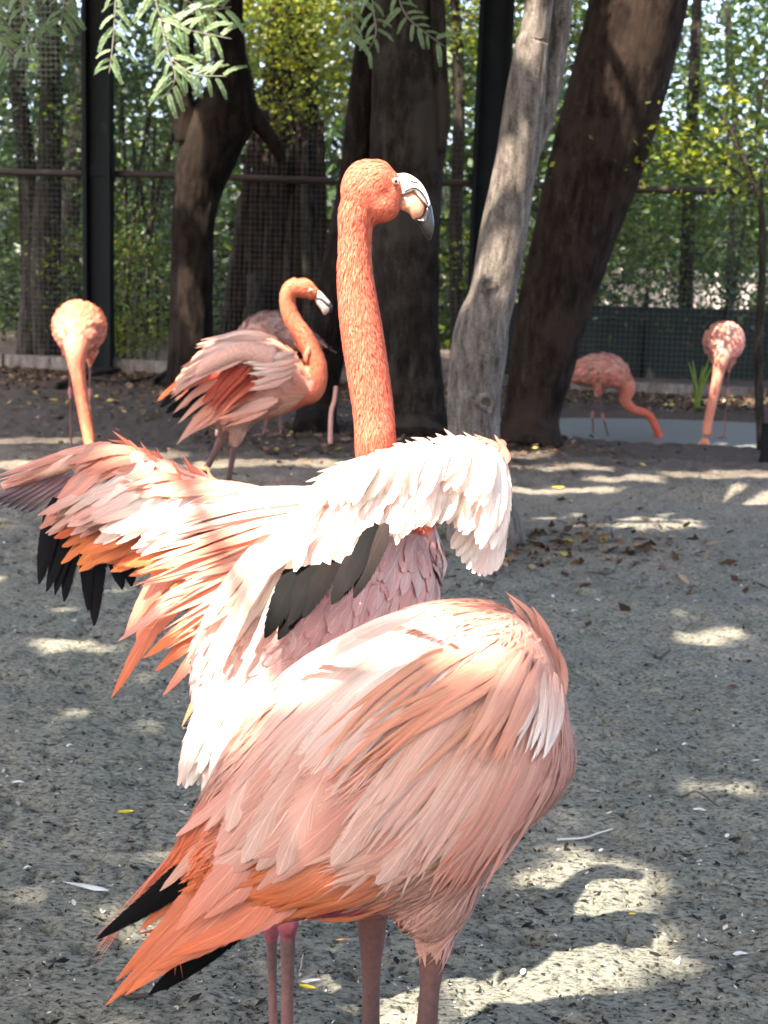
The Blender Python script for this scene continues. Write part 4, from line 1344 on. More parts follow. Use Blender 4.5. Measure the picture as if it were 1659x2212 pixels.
    # neck feathers standing up at the shoulder
    for pts in ([(1170, 1400), (1150, 1330), (1092, 1278)], [(1160, 1390), (1125, 1325), (1100, 1290)], [(1205, 1460), (1186, 1370), (1147, 1306)], [(1200, 1440), (1180, 1385), (1160, 1330)], [(1222, 1500), (1218, 1440), (1205, 1398)],
                [(1150, 1380), (1110, 1330), (1060, 1300)], [(1140, 1370), (1090, 1320), (1030, 1295)], [(1186, 1420), (1160, 1350), (1125, 1300)], [(1214, 1480), (1200, 1410), (1172, 1352)]):
        P = [at(x, y, DA + .02 - .01 * k) for k, (x, y) in enumerate(pts)]
        F.add(P, (0, -1, .3), .0055, jit((0.623, 0.304, 0.228), .06), jit((0.623, 0.274, 0.198), .06), 'lance', .3)
    setp(link('draped_plumage', F.mesh('draped_plumage'), B.root, M_FEATHER), kind='stuff')
    # ---- folded wing and tail: each feather its own piece
    w = link('wing', tube_mesh('wing', spline([at(640, 1700, DA - .06), at(540, 1800, DA - .05), at(450, 1900, DA - .02)], 12), np.linspace(.05, .012, 12), 12), B.root, M_BODY)
    cc = np.tile((*ORANGE, 1), (len(w.data.vertices), 1)).astype(np.float32)
    w.data.attributes.new('fcol', 'FLOAT_COLOR', 'POINT').data.foreach_set('color', cc.ravel())
    n0 = nrm((-.15, -1, .25))
    def fl_(pts, w_, c0, c1, d0, kind='flight', cm=None, par=w, twist=0):
        P = [at(x, y, d0 + .006 * k) for k, (x, y) in enumerate(pts)]
        one_feather('flight_feather', par, P, n0 + rng.normal(size=3) * .06, w_, jit(c0, .05), jit(c1, .05), kind, .28, cm, None, 14, twist)
    for pts, w_, c0, c1, d0 in (([(500, 1740), (400, 1850), (300, 1960)], .020, PINK, SALMON, 1.73), ([(560, 1760), (420, 1900), (300, 2010)], .022, PINK, ORANGE, 1.705),
                               ([(570, 1770), (400, 1960), (250, 2120)], .022, SALMON, ORANGE, 1.69), ([(600, 1790), (420, 1985), (228, 2172)], .024, SALMON, ORANGE, 1.675),
                               ([(630, 1800), (470, 1985), (270, 2150)], .026, PINK, ORANGE, 1.66), ([(660, 1830), (500, 2000), (320, 2100)], .026, PINK, ORANGE, 1.655),
                               ([(650, 1850), (520, 1990), (370, 2065)], .026, SALMON, ORANGE, 1.65), ([(690, 1870), (560, 1985), (420, 2045)], .024, PINK, ORANGE, 1.648),
                               ([(590, 1780), (480, 1900), (380, 2010)], .028, PINK, SALMON, 1.645), ([(620, 1800), (540, 1900), (440, 1985)], .028, PINK, SALMON, 1.642),
                               ([(540, 1730), (450, 1820), (345, 1925)], .018, PINK, (0.623, 0.342, 0.251), 1.69)):
        fl_(pts, w_ * .95, c0, c1, d0, 'lance')
    for pts, w_, d0 in (([(470, 1840), (330, 1945), (207, 2030)], .021, 1.70), ([(500, 1965), (425, 2065), (320, 2150)], .023, 1.70), ([(540, 1960), (470, 2040), (366, 2118)], .020, 1.708), ([(520, 1960), (455, 2055), (350, 2140)], .018, 1.712)):
        fl_(pts, w_, BLACK, BLACK, d0, 'lance')
    for k in range(9):
        x = random.uniform(-12, 14)
        fl_([(500 + x, 1730 + x), (350 + x, 1880), (212 + x * 1.3, 2060 + random.uniform(-30, 40))], .0022, SALMON, SALMON, 1.735 + random.uniform(-.01, .01), 'lance')
    # a stray bill end among the back feathers on the far side
    tp = tube_mesh('bill', spline([at(775, 1545, DA + .17), at(735, 1560, DA + .15), at(715, 1590, DA + .13)], 12), np.linspace(.022, .007, 12), 10)
    link('bill', tp, B.root, M_BILL_TIP)
    ball('eye', at(812, 1535, DA + .205), .006, M_EYE, B.root)
flamingo_near()

# ================================================= the tall flamingo spreading its wings
def flamingo_tall():
    DB = 2.15
    base = at(600, 2000, 2.12) * np.array((1, 1, 0))
    B = Bird('tall flamingo with a long upright neck, shaking out its spread wings', base)
    def c(px, py, d): return at(px, py, d)
    ax = nrm(c(870, 1200, 2.30) - c(460, 1560, 2.06))
    up = nrm(np.array((0, 0, 1)) - ax * ax[2]); lat = np.cross(ax, up)
    R = [((455, 1590, 2.06), .012, .02), ((480, 1555, 2.08), .07, .06), ((520, 1490, 2.10), .105, .095), ((590, 1390, 2.14), .135, .13), ((680, 1310, 2.19), .15, .145), ((770, 1245, 2.24), .145, .14), ((840, 1205, 2.28), .11, .11), ((885, 1185, 2.30), .05, .05)]
    B.loft([(c(*p), up * h, lat * w) for p, h, w in reversed(R)], 'body', None, PINK, 28, 40)
    # neck and head
    DN = 2.16
    nk = [(840, 1190, 2.26), (848, 1110, 2.24), (826, 1030, 2.20), (812, 960, DN), (808, 900, DN), (794, 800, DN), (779, 700, DN), (767, 600, DN), (766, 540, DN), (768, 490, DN), (776, 450, DN)]
    rr = [.09, .062, .040, .0315, .0305, .0310, .0305, .0265, .0240, .0245, .0275]
    B.tube([c(*p) for p in nk], rr, 'neck', SALMON, 90, 20, NECKC)
    B.ell(c(768, 470, DN), (.026, .026, .045), 'neck', NECKC, (0, 0, -1))
    B.ell(c(790, 412, DN), (.037, .031, .046), 'head', NECKC, (-.5, 0, -1))
    B.ell(c(814, 395, DN), (.030, .029, .034), 'head', (0.608, 0.122, 0.053), (-.7, 0, -.7))
    B.ell(c(818, 440, DN), (.034, .026, .028), 'head', NECKC, (-.7, 0, -.7))
    B.ell(c(845, 415, DN), (.018, .021, .030), 'head', (0.578, 0.122, 0.061), (-.9, 0, -.4))
    # legs
    a1, a2 = c(622, 1992, 2.03), c(586, 2010, 2.09)
    f1 = np.array((c(628, 1992, 2.03)[0], 2.02, .012)); f2 = np.array((c(600, 1990, 2.09)[0], 2.06, .012))
    B.leg(c(640, 1560, 2.14), a1, f1, 1.12, LEGC, (1, .15, 0)); B.leg(c(600, 1560, 2.17), a2, f2, .85, LEGC, (1, .15, 0))
    B.tube([c(620, 1500, 2.13), c(636, 1620, 2.13), c(636, 1720, 2.13)], [.07, .04, .018], 'thigh', PINK, 20, 14)
    B.build(.005, 3)
    def cb(p, col):
        q = jit((0.631, 0.380, 0.334), .07)
        return q, np.clip(q * 1.05, 0, .9)
    F = Feathers(6, 2)
    dn = lambda p, n, b: nrm(-ax + np.array((0, 0, -.55)))
    B.cover(F, ('body',), 1500, .075, .016, .10, cb, 'contour', 0, .2, dn, .3)
    B.cover(F, ('thigh',), 250, .05, .010, .05, cb, 'lance', 0, .12, lambda p, n, b: np.array((0, 0, -1.0)))
    o = link('plumage', F.mesh('plumage'), B.root, M_FEATHER); setp(o, kind='stuff')
    # short dense feathers of neck and head
    F = Feathers(3, 1)
    def cn(p, col):
        k = random.random()
        a = np.array((0.593, 0.148, 0.091)) if k < .6 else np.array((0.547, 0.118, 0.068)) if k < .8 else np.array((0.608, 0.205, 0.133))
        a = jit(a, .05)
        return a * .97, np.clip(a * 1.07, 0, .9)
    B.cover(F, ('neck',), 9000, .0150, .0018, .13, cn, 'lance', 0, .16, None, .3)
    B.cover(F, ('head',), 2800, .0095, .0017, .15, cn, 'lance', 0, .14, None, .3)
    setp(link('neck_plumage', F.mesh('neck_plumage'), B.root, M_FEATHER_FAR), kind='stuff')
    # bill
    up_ = [(852, 376), (876, 374), (896, 383), (912, 398), (924, 420), (931, 446), (926, 448), (917, 424), (905, 410), (890, 406), (874, 414), (862, 422), (850, 420)]
    lo_ = [(862, 424), (876, 416), (891, 409), (904, 413), (915, 427), (919, 446), (916, 462), (908, 472), (893, 474), (886, 464), (876, 456), (864, 452), (858, 436)]
    tp_ = [(922, 440), (931, 442), (937, 470), (938, 492), (934, 510), (928, 520), (918, 508), (906, 488), (894, 473), (906, 471), (916, 460)]
    u_, l_, t_ = bill_parts(B.root, up_, lo_, tp_, DN, .0125)
    # nostril and mouth line
    for nm, pts, r in (('nostril', [(887, 391), (895, 394), (902, 395)], .0012), ('mouth_line', [(874, 414), (890, 406), (905, 410), (918, 426), (924, 441)], .0011)):
        V, Q = tube_arrays(spline([at(x, y, DN - .0135) for x, y in pts], 12), np.full(12, r), 6)
        link(nm, mesh_np(nm, V, Q), u_, M_BILL_TIP)
    eye(B, 855, 391, DN - .0235, .0052)
    # ---- wing seen on the left: arm under the feathers, then the tracts
    wl = link('wing', tube_mesh('wing', spline([at(660, 1110, 2.20), at(480, 1075, 2.24), at(330, 1010, 2.30), at(215, 985, 2.36), at(90, 1020, 2.42), at(10, 1050, 2.45)], 30), np.linspace(.030, .009, 30), 10), B.root, M_BODY)
    wr = link('wing', tube_mesh('wing', spline([at(690, 1110, 2.14), at(800, 1040, 2.12), at(930, 995, 2.13), at(1050, 985, 2.15), at(1085, 1060, 2.16), at(1070, 1150, 2.16)], 30), np.linspace(.030, .012, 30), 10), B.root, M_BODY)
    for w in (wl, wr):
        cc = np.tile((*PALE, 1), (len(w.data.vertices), 1)).astype(np.float32)
        w.data.attributes.new('fcol', 'FLOAT_COLOR', 'POINT').data.foreach_set('color', cc.ravel())
    nl = nrm((-.2, -.75, .65))
    def fl_(par, pts, w_px, c0, c1, kind='flight', nor=nl, cm=None, cj=.05, twist=0.0, mat=None):
        P = [at(*p) for p in pts]
        one_feather('flight_feather', par, P, nrm(np.asarray(nor) + rng.normal(size=3) * .07), w_px / FPX * pts[0][2], jit(c0, cj), jit(c1, cj), kind, .22, cm, mat, 14, twist)
    for x0, y0, x1, y1, x2, y2, w in ((120, 1075, 100, 1170, 84, 1262, 20), (150, 1080, 128, 1180, 100, 1278, 21), (182, 1095, 152, 1190, 138, 1300, 22), (170, 1085, 140, 1180, 118, 1285, 20),
                                      (225, 1110, 205, 1230, 203, 1352, 23), (205, 1105, 188, 1210, 190, 1320, 18), (258, 1120, 250, 1200, 264, 1274, 21), (292, 1130, 280, 1210, 284, 1268, 18)):
        fl_(wl, [(x0, y0, 2.345), (x1, y1, 2.34), (x2, y2, 2.335)], w * 1.25, BLACK, (.008, .007, .009), 'primary', nl, None, .05, 0.0)
    for k in range(7):
        t = k / 6
        fl_(wl, [(115 + 60 * t, 1005 + 22 * t, 2.44), (50 + 70 * t, 1045 + 22 * t, 2.43), (-30 + 90 * t, 1085 + 22 * t, 2.42)], 7, (.5, .3, .3), (.018, .018, .028), 'flight')
    F = Feathers(9, 2)
    tract(F, [([(215, 960, 2.38), (110, 990, 2.42), (-10, 1030, 2.45)], 10, PINK, (0.608, 0.274, 0.213)), ([(205, 985, 2.37), (120, 1020, 2.40), (20, 1060, 2.43)], 10, PALE, PINK)], 16, 5, nl)
    # long orange secondaries that hang below
    for pts, w, c0, c1 in (([(470, 1200, 2.20), (340, 1340, 2.17), (241, 1506, 2.15)], 32, PINK, ORANGE), ([(430, 1200, 2.22), (330, 1320, 2.20), (292, 1420, 2.19)], 34, SALMON, ORANGE),
                           ([(400, 1190, 2.23), (330, 1270, 2.21), (270, 1370, 2.20)], 32, PINK, SALMON), ([(500, 1230, 2.19), (410, 1340, 2.16), (310, 1422, 2.15)], 30, SALMON, (0.623, 0.182, 0.061)),
                           ([(560, 1240, 2.17), (450, 1380, 2.13), (352, 1502, 2.11)], 30, PINK, SALMON), ([(540, 1230, 2.19), (420, 1370, 2.16), (335, 1450, 2.15)], 28, SALMON, ORANGE),
                           ([(590, 1260, 2.14), (480, 1400, 2.10), (392, 1570, 2.08)], 24, SALMON, (0.646, 0.342, 0.190)), ([(600, 1290, 2.13), (500, 1430, 2.09), (430, 1520, 2.07)], 24, PALE, (0.646, 0.380, 0.228)),
                           ([(520, 1180, 2.19), (380, 1290, 2.16), (255, 1385, 2.14)], 24, WHITE, PINK)):
        fl_(wl, pts, w, c0, c1, 'lance', nl, None, .05, .25)
    # greater coverts: the orange row over the black
    tract(F, [([(300, 1060, 2.32), (200, 1110, 2.315), (128, 1168, 2.31)], 24, SALMON, ORANGE), ([(360, 1090, 2.29), (250, 1150, 2.285), (182, 1218, 2.28)], 24, SALMON, (0.638, 0.182, 0.046)),
              ([(430, 1110, 2.26), (320, 1170, 2.255), (230, 1212, 2.25)], 24, SALMON, ORANGE), ([(500, 1130, 2.23), (390, 1190, 2.22), (285, 1225, 2.21)], 24, SALMON, (0.638, 0.205, 0.068)), ([(590, 1150, 2.20), (480, 1210, 2.18), (380, 1260, 2.17)], 24, SALMON, ORANGE)], 26, 8, nl, 'contour')
    # median coverts, pale
    tract(F, [([(230, 985, 2.34), (160, 1040, 2.33), (90, 1115, 2.325)], 20, PALE, SALMON), ([(300, 1000, 2.30), (220, 1060, 2.29), (130, 1130, 2.285)], 20, WHITE, PALE), ([(380, 1040, 2.26), (280, 1090, 2.25), (190, 1150, 2.245)], 20, WHITE, PALE),
              ([(470, 1060, 2.23), (360, 1110, 2.22), (260, 1150, 2.21)], 20, WHITE, WHITE), ([(580, 1070, 2.20), (450, 1120, 2.18), (330, 1190, 2.17)], 20, WHITE, WHITE)], 60, 10, nl, 'contour')
    # lesser coverts along the top edge, redder, some standing up
    tract(F, [([(240, 962, 2.36), (190, 970, 2.355), (130, 1000, 2.35)], 14, PINK, PALE), ([(320, 985, 2.32), (260, 980, 2.31), (190, 1010, 2.30)], 14, SALMON, PINK), ([(400, 1030, 2.28), (330, 1020, 2.27), (260, 1040, 2.26)], 14, SALMON, PALE),
              ([(480, 1060, 2.25), (400, 1050, 2.24), (320, 1070, 2.23)], 14, SALMON, PALE), ([(620, 1070, 2.21), (520, 1060, 2.20), (420, 1085, 2.19)], 14, PINK, PALE)], 60, 7, nl, 'contour')
    tract(F, [([(290, 975, 2.34), (270, 962, 2.34), (235, 948, 2.34)], 6, DEEP, SALMON), ([(360, 1010, 2.30), (335, 990, 2.30), (318, 968, 2.30)], 6, SALMON, SALMON), ([(440, 1045, 2.27), (410, 1025, 2.27), (392, 1000, 2.27)], 6, SALMON, SALMON),
              ([(520, 1060, 2.24), (480, 1050, 2.24), (455, 1032, 2.24)], 5, SALMON, PINK)], 34, 5, nl)
    # scapulars sweeping across the back
    tract(F, [([(720, 1070, 2.18), (560, 1062, 2.19), (420, 1090, 2.19)], 9, SALMON, PALE), ([(730, 1090, 2.15), (540, 1110, 2.15), (330, 1170, 2.15)], 12, WHITE, PALE), ([(730, 1110, 2.12), (520, 1170, 2.11), (320, 1240, 2.11)], 13, PALE, SALMON),
              ([(720, 1130, 2.10), (540, 1220, 2.08), (340, 1320, 2.09)], 13, PALE, SALMON), ([(720, 1150, 2.08), (570, 1270, 2.06), (420, 1380, 2.07)], 13, WHITE, SALMON)], 64, 14, nl, 'lance', .25, .25)
    setp(link('coverts', F.mesh('coverts'), wl, M_FEATHER), kind='stuff')
    # ---- wing on the right, in full sun
    nr_ = nrm((-.1, -.8, .6))
    F = Feathers(9, 2)
    for x0, y0, x1, y1, x2, y2, w, ca, cb_ in ((660, 1200, 612, 1290, 572, 1378, 30, BLACK, BLACK), (700, 1200, 655, 1275, 622, 1352, 28, BLACK, (.008, .006, .006)), (735, 1190, 690, 1262, 655, 1335, 24, GREYF, BLACK),
                                               (775, 1180, 745, 1250, 716, 1306, 24, (.016, .010, .010), (.005, .004, .004)), (835, 1130, 796, 1215, 764, 1292, 22, (.03, .022, .02), (.005, .004, .004)), (812, 1130, 775, 1210, 742, 1280, 22, BLACK, (.012, .01, .01)), (690, 1230, 640, 1310, 600, 1382, 26, BLACK, BLACK)):
        fl_(wr, [(x0, y0, 2.05), (x1, y1, 2.0), (x2, y2, 1.985)], w * 1.1, ca, cb_, 'primary', nr_, None, .05, 0.0)
    for k in range(9):
        t = k / 8
        fl_(wr, [(1040 + 45 * t, 1010 + 20 * t, 2.15), (1020 + 62 * t, 1110 + 15 * t, 2.13), (975 + 95 * t, 1185 + 60 * math.sin(t * 2.2), 2.115 + .01 * t)], 19, WHITE, WHITE, 'flight', nr_)
    tract(F, [([(690, 1070, 2.09), (648, 1140, 2.06), (634, 1222, 2.05)], 23, WHITE, WHITE), ([(750, 1045, 2.08), (705, 1130, 2.055), (688, 1244, 2.045)], 23, WHITE, WHITE), ([(815, 1025, 2.08), (780, 1110, 2.06), (757, 1206, 2.05)], 23, WHITE, WHITE),
              ([(875, 1005, 2.085), (855, 1080, 2.07), (842, 1168, 2.06)], 23, WHITE, WHITE), ([(930, 990, 2.09), (908, 1060, 2.08), (888, 1142, 2.07)], 22, WHITE, WHITE), ([(985, 978, 2.10), (965, 1050, 2.09), (952, 1126, 2.08)], 22, WHITE, WHITE),
              ([(1045, 975, 2.11), (1042, 1060, 2.10), (1015, 1150, 2.09)], 22, WHITE, WHITE), ([(1080, 1000, 2.12), (1086, 1090, 2.11), (1065, 1190, 2.10)], 20, WHITE, WHITE)], 76, 6, nr_, 'contour', .25, .15, .008)
    tract(F, [([(700, 1040, 2.07), (668, 1080, 2.055), (640, 1130, 2.05)], 15, WHITE, PALE), ([(800, 1005, 2.07), (770, 1050, 2.055), (740, 1105, 2.05)], 15, WHITE, WHITE), ([(900, 978, 2.08), (880, 1020, 2.065), (860, 1080, 2.06)], 15, WHITE, WHITE),
              ([(1000, 962, 2.10), (985, 1010, 2.08), (970, 1060, 2.075)], 15, WHITE, WHITE), ([(1075, 970, 2.11), (1080, 1030, 2.10), (1068, 1090, 2.09)], 15, WHITE, WHITE)], 86, 7, nr_, 'contour', .25, .15, .008)
    # ragged upper edge
    tract(F, [([(720, 1050, 2.10), (690, 1030, 2.10), (655, 1045, 2.10)], 8, WHITE, (0.646, 0.395, 0.266)), ([(800, 1018, 2.10), (775, 1000, 2.10), (740, 1008, 2.10)], 8, WHITE, (0.646, 0.395, 0.266)), ([(890, 985, 2.11), (865, 968, 2.11), (835, 975, 2.11)], 8, WHITE, PALE),
              ([(990, 965, 2.12), (972, 950, 2.12), (955, 938, 2.12)], 8, WHITE, PALE), ([(1060, 965, 2.13), (1050, 950, 2.13), (1020, 945, 2.13)], 8, PALE, PALE), ([(1096, 1000, 2.13), (1098, 980, 2.13), (1085, 955, 2.13)], 8, PALE, SALMON)], 56, 6, nr_)
    # tertials falling to the lower left
    tract(F, [([(690, 1090, 2.08), (590, 1220, 2.04), (500, 1440, 2.03)], 22, WHITE, WHITE), ([(650, 1100, 2.09), (540, 1260, 2.05), (440, 1470, 2.04)], 22, WHITE, (0.654, 0.456, 0.319)), ([(660, 1150, 2.08), (580, 1320, 2.04), (510, 1490, 2.03)], 22, WHITE, WHITE),
              ([(620, 1120, 2.11), (500, 1270, 2.07), (415, 1420, 2.06)], 20, WHITE, PALE), ([(640, 1200, 2.07), (560, 1360, 2.035), (490, 1510, 2.025)], 18, WHITE, (0.654, 0.471, 0.342))], 44, 12, nr_, 'lance', .25, .25)
    setp(link('coverts', F.mesh('coverts'), wr, M_FEATHER), kind='stuff')
    # white rump and tail puff, flank scallops
    F = Feathers(7, 2)
    tract(F, [([(500, 1460, 2.03), (450, 1560, 2.01), (410, 1690, 2.02)], 24, WHITE, WHITE), ([(540, 1480, 2.02), (480, 1580, 2.0), (430, 1680, 2.01)], 24, WHITE, WHITE), ([(580, 1480, 2.02), (520, 1560, 2.0), (470, 1620, 2.01)], 22, WHITE, WHITE)], 46, 12, nr_, 'contour')
    tract(F, [([(860, 1150, 2.22), (890, 1190, 2.20), (905, 1240, 2.20)], 12, SALMON, PALE), ([(880, 1140, 2.24), (910, 1190, 2.22), (922, 1260, 2.22)], 12, SALMON, PALE), ([(850, 1190, 2.20), (880, 1240, 2.18), (890, 1300, 2.18)], 12, PINK, PALE)], 34, 8, (.3, -.9, .3), 'contour')
    tract(F, [([(700, 1210, 2.11), (650, 1300, 2.06), (600, 1400, 2.04)], 14, PINK, PALE), ([(800, 1190, 2.13), (760, 1270, 2.09), (700, 1350, 2.07)], 14, PINK, PALE)], 20, 12, nr_, 'contour')
    setp(link('rump_plumage', F.mesh('rump_plumage'), B.root, M_FEATHER), kind='stuff')
flamingo_tall()

# ================================================= the walking flamingo with ruffled wing
def flamingo_walking():
    D = 5.36
    base = at(475, 1200, D) * np.array((1, 1, 0))
    B = Bird('ruffled pink flamingo walking past the double trunk with its head up', base)
    L = [((666, 810), (668, 868), D, .05), ((640, 770), (640, 884), D, .085), ((605, 742), (600, 896), D, .115), ((560, 732), (555, 908), D, .125), ((510, 735), (505, 925), D, .12), ((470, 745), (462, 925), D, .10), ((430, 765), (428, 905), D, .07), ((400, 800), (402, 880), D, .04), ((380, 830), (384, 868), D, .02)]
    B.loft(px_rings(L), 'body', None, PINK, 24, 36)
    nk = [(640, 840), (672, 838), (684, 800), (676, 765), (655, 725), (632, 690), (621, 655), (626, 628), (645, 616)]
    B.tube([at(x, y, D) for x, y in nk], [.07, .052, .040, .037, .034, .031, .029, .031, .035], 'neck', (0.593, 0.190, 0.122), 60, 16, (0.593, 0.152, 0.076))
    B.ell(at(655, 622, D), (.045, .034, .036), 'head', (0.608, 0.182, 0.091), (-1, 0, -.4))
    B.ell(at(673, 632, D), (.030, .027, .026), 'head', (0.593, 0.152, 0.076), (-1, 0, -.4))
    a1, a2 = at(437, 1032, D - .03), at(492, 1050, D + .05)
    f1 = at(470, 1120, D - .03); f1[2] = .10; f2 = np.array((at(490, 1000, D + .05)[0], D + .05, .012))
    f1 = np.array((at(420, 1000, D)[0], D - .03, .012))
    B.leg(at(490, 925, D - .03), a1, f1, 1.25); B.leg(at(512, 930, D + .05), a2, f2, 1.15)
    B.tube([at(505, 880, D), at(508, 930, D), at(505, 965, D)], [.075, .045, .016], 'thigh', PALE, 16, 12, SALMON)
    B.build(.0075, 2)
    def cc(p, col):
        rel = p - CAMPOS; zz = rel @ _F
        x = CX + FPX * (rel @ _XC) / zz; y = CY - FPX * (rel @ _UC) / zz
        t = np.clip((x - 560) / 110, 0, 1)
        c = np.array(PALE) * (1 - t) + np.array((0.608, 0.251, 0.160)) * t
        e = np.clip(1.3 - ((x - 470) / 60) ** 2 - ((y - 830) / 60) ** 2, 0, 1)
        c = c * (1 - e) + np.array((.55, .085, .055)) * e
        q = jit(c, .07); return q * .95, np.clip(q * 1.08, 0, .9)
    F = Feathers(5, 2)
    B.cover(F, ('body',), 1100, .085, .018, .12, cc, 'contour', .2, .18, None, .3)
    B.cover(F, ('thigh',), 150, .06, .012, .05, cc, 'lance', 0, .1, lambda p, n, b: np.array((0, 0, -1.)))
    setp(link('plumage', F.mesh('plumage'), B.root, M_FEATHER), kind='stuff')
    F = Feathers(3, 1)
    cn = lambda p, c: (jit((0.585, 0.144, 0.076), .08), jit((0.600, 0.171, 0.095), .08))
    B.cover(F, ('neck', 'head'), 1500, .026, .006, .12, cn, 'lance', 0, .12)
    setp(link('neck_plumage', F.mesh('neck_plumage'), B.root, M_FEATHER_FAR), kind='stuff')
    w = link('wing', tube_mesh('wing', spline([at(590, 770, D - .13), at(520, 760, D - .16), at(450, 790, D - .17), at(410, 820, D - .15)], 20), np.linspace(.045, .02, 20), 10), B.root, M_BODY)
    q = np.tile((*PALE, 1), (len(w.data.vertices), 1)).astype(np.float32)
    w.data.attributes.new('fcol', 'FLOAT_COLOR', 'POINT').data.foreach_set('color', q.ravel())
    n0 = nrm((-.2, -.9, .4))
    d1 = D - .16
    def fl_(pts, wpx, c0, c1, kind='flight', dd=0.0):
        one_feather('flight_feather', w, [at(x, y, d1 + dd) for x, y in pts], nrm(n0 + rng.normal(size=3) * .08), wpx / FPX * d1, jit(c0, .05), jit(c1, .05), kind, .2, None, None, 10)
    for pts, wp, a, b in (([(430, 800), (385, 825), (340, 866)], 7, ORANGE, ORANGE), ([(420, 820), (380, 850), (345, 880)], 9, BLACK, BLACK), ([(430, 830), (400, 860), (358, 892)], 10, BLACK, BLACK), ([(440, 840), (410, 880), (372, 900)], 10, BLACK, BLACK), ([(450, 850), (425, 880), (390, 905)], 9, BLACK, BLACK)):
        fl_(pts, wp, a, b, 'flight', .05)
    for pts, wp in (([(480, 860), (430, 900), (382, 960)], 13), ([(470, 880), (430, 915), (392, 950)], 12), ([(490, 880), (450, 910), (404, 940)], 12), ([(470, 820), (420, 850), (374, 893)], 11), ([(465, 800), (410, 830), (368, 852)], 11), ([(480, 840), (430, 870), (384, 915)], 11)):
        fl_(pts, wp, SALMON, PALE, 'lance', .02)
    F = Feathers(8, 2)
    def tr(gs, n, wild, kind='lance', dd=0.0):
        tract(F, [([(x, y, d1 + dd) for x, y in g[0]], *g[1:]) for g in gs], n, wild, n0, kind, .25, .2, .008)
    tr([([(500, 780), (470, 820), (440, 870)], 8, DEEP, (0.456, 0.084, 0.053)), ([(540, 800), (500, 840), (460, 890)], 8, DEEP, (0.471, 0.091, 0.061)), ([(560, 830), (520, 860), (480, 900)], 8, DEEP, SALMON)], 22, 5, 'lance', .015)
    tr([([(540, 745), (460, 760), (392, 800)], 8, WHITE, PINK), ([(530, 765), (450, 790), (385, 835)], 9, WHITE, PALE), ([(500, 775), (430, 810), (375, 855)], 8, PALE, PALE)], 30, 5)
    tr([([(640, 760), (580, 770), (530, 770)], 8, PALE, WHITE), ([(640, 790), (590, 800), (545, 805)], 8, PALE, WHITE), ([(620, 820), (580, 835), (540, 850)], 8, PALE, PALE)], 26, 4, 'lance', -.005)
    tr([([(600, 730), (540, 718), (480, 728)], 6, PALE, WHITE), ([(560, 728), (490, 730), (420, 752)], 6, WHITE, PALE)], 18, 3, 'lance', .06)
    tr([([(600, 860), (540, 880), (490, 900)], 8, PALE, PALE), ([(570, 880), (520, 900), (470, 915)], 8, PALE, SALMON)], 16, 4, 'lance', .02)
    setp(link('coverts', F.mesh('coverts'), w, M_FEATHER), kind='stuff')
    up_ = [(676, 626), (690, 628), (704, 642), (714, 654), (712, 660), (700, 650), (688, 644), (676, 642)]
    lo_ = [(680, 645), (692, 647), (704, 658), (713, 668), (708, 676), (700, 680), (694, 670), (684, 656)]
    tp_ = [(711, 652), (717, 658), (718, 668), (714, 676), (711, 668), (710, 660)]
    u_, l_, t_ = bill_parts(B.root, up_, lo_, tp_, D, .016)
    for part, colr in ((u_, (.62, .55, .52)), (l_, (0.547, 0.380, 0.319))):
        part.data.attributes['fcol'].data.foreach_set('color', np.tile((*colr, 1), (len(part.data.vertices), 1)).astype(np.float32).ravel())
    eye(B, 671, 627, D - .030, .007)
    leg_band = link('leg_ring', tube_mesh('leg_ring', [at(447, 1008, D - .03), at(445, 1016, D - .03)], [.017, .017], 12), B.root, M_BILL)
    leg_band.data.attributes.new('fcol', 'FLOAT_COLOR', 'POINT').data.foreach_set('color', np.tile((.7, .6, .2, 1), (len(leg_band.data.vertices), 1)).astype(np.float32).ravel())
flamingo_walking()

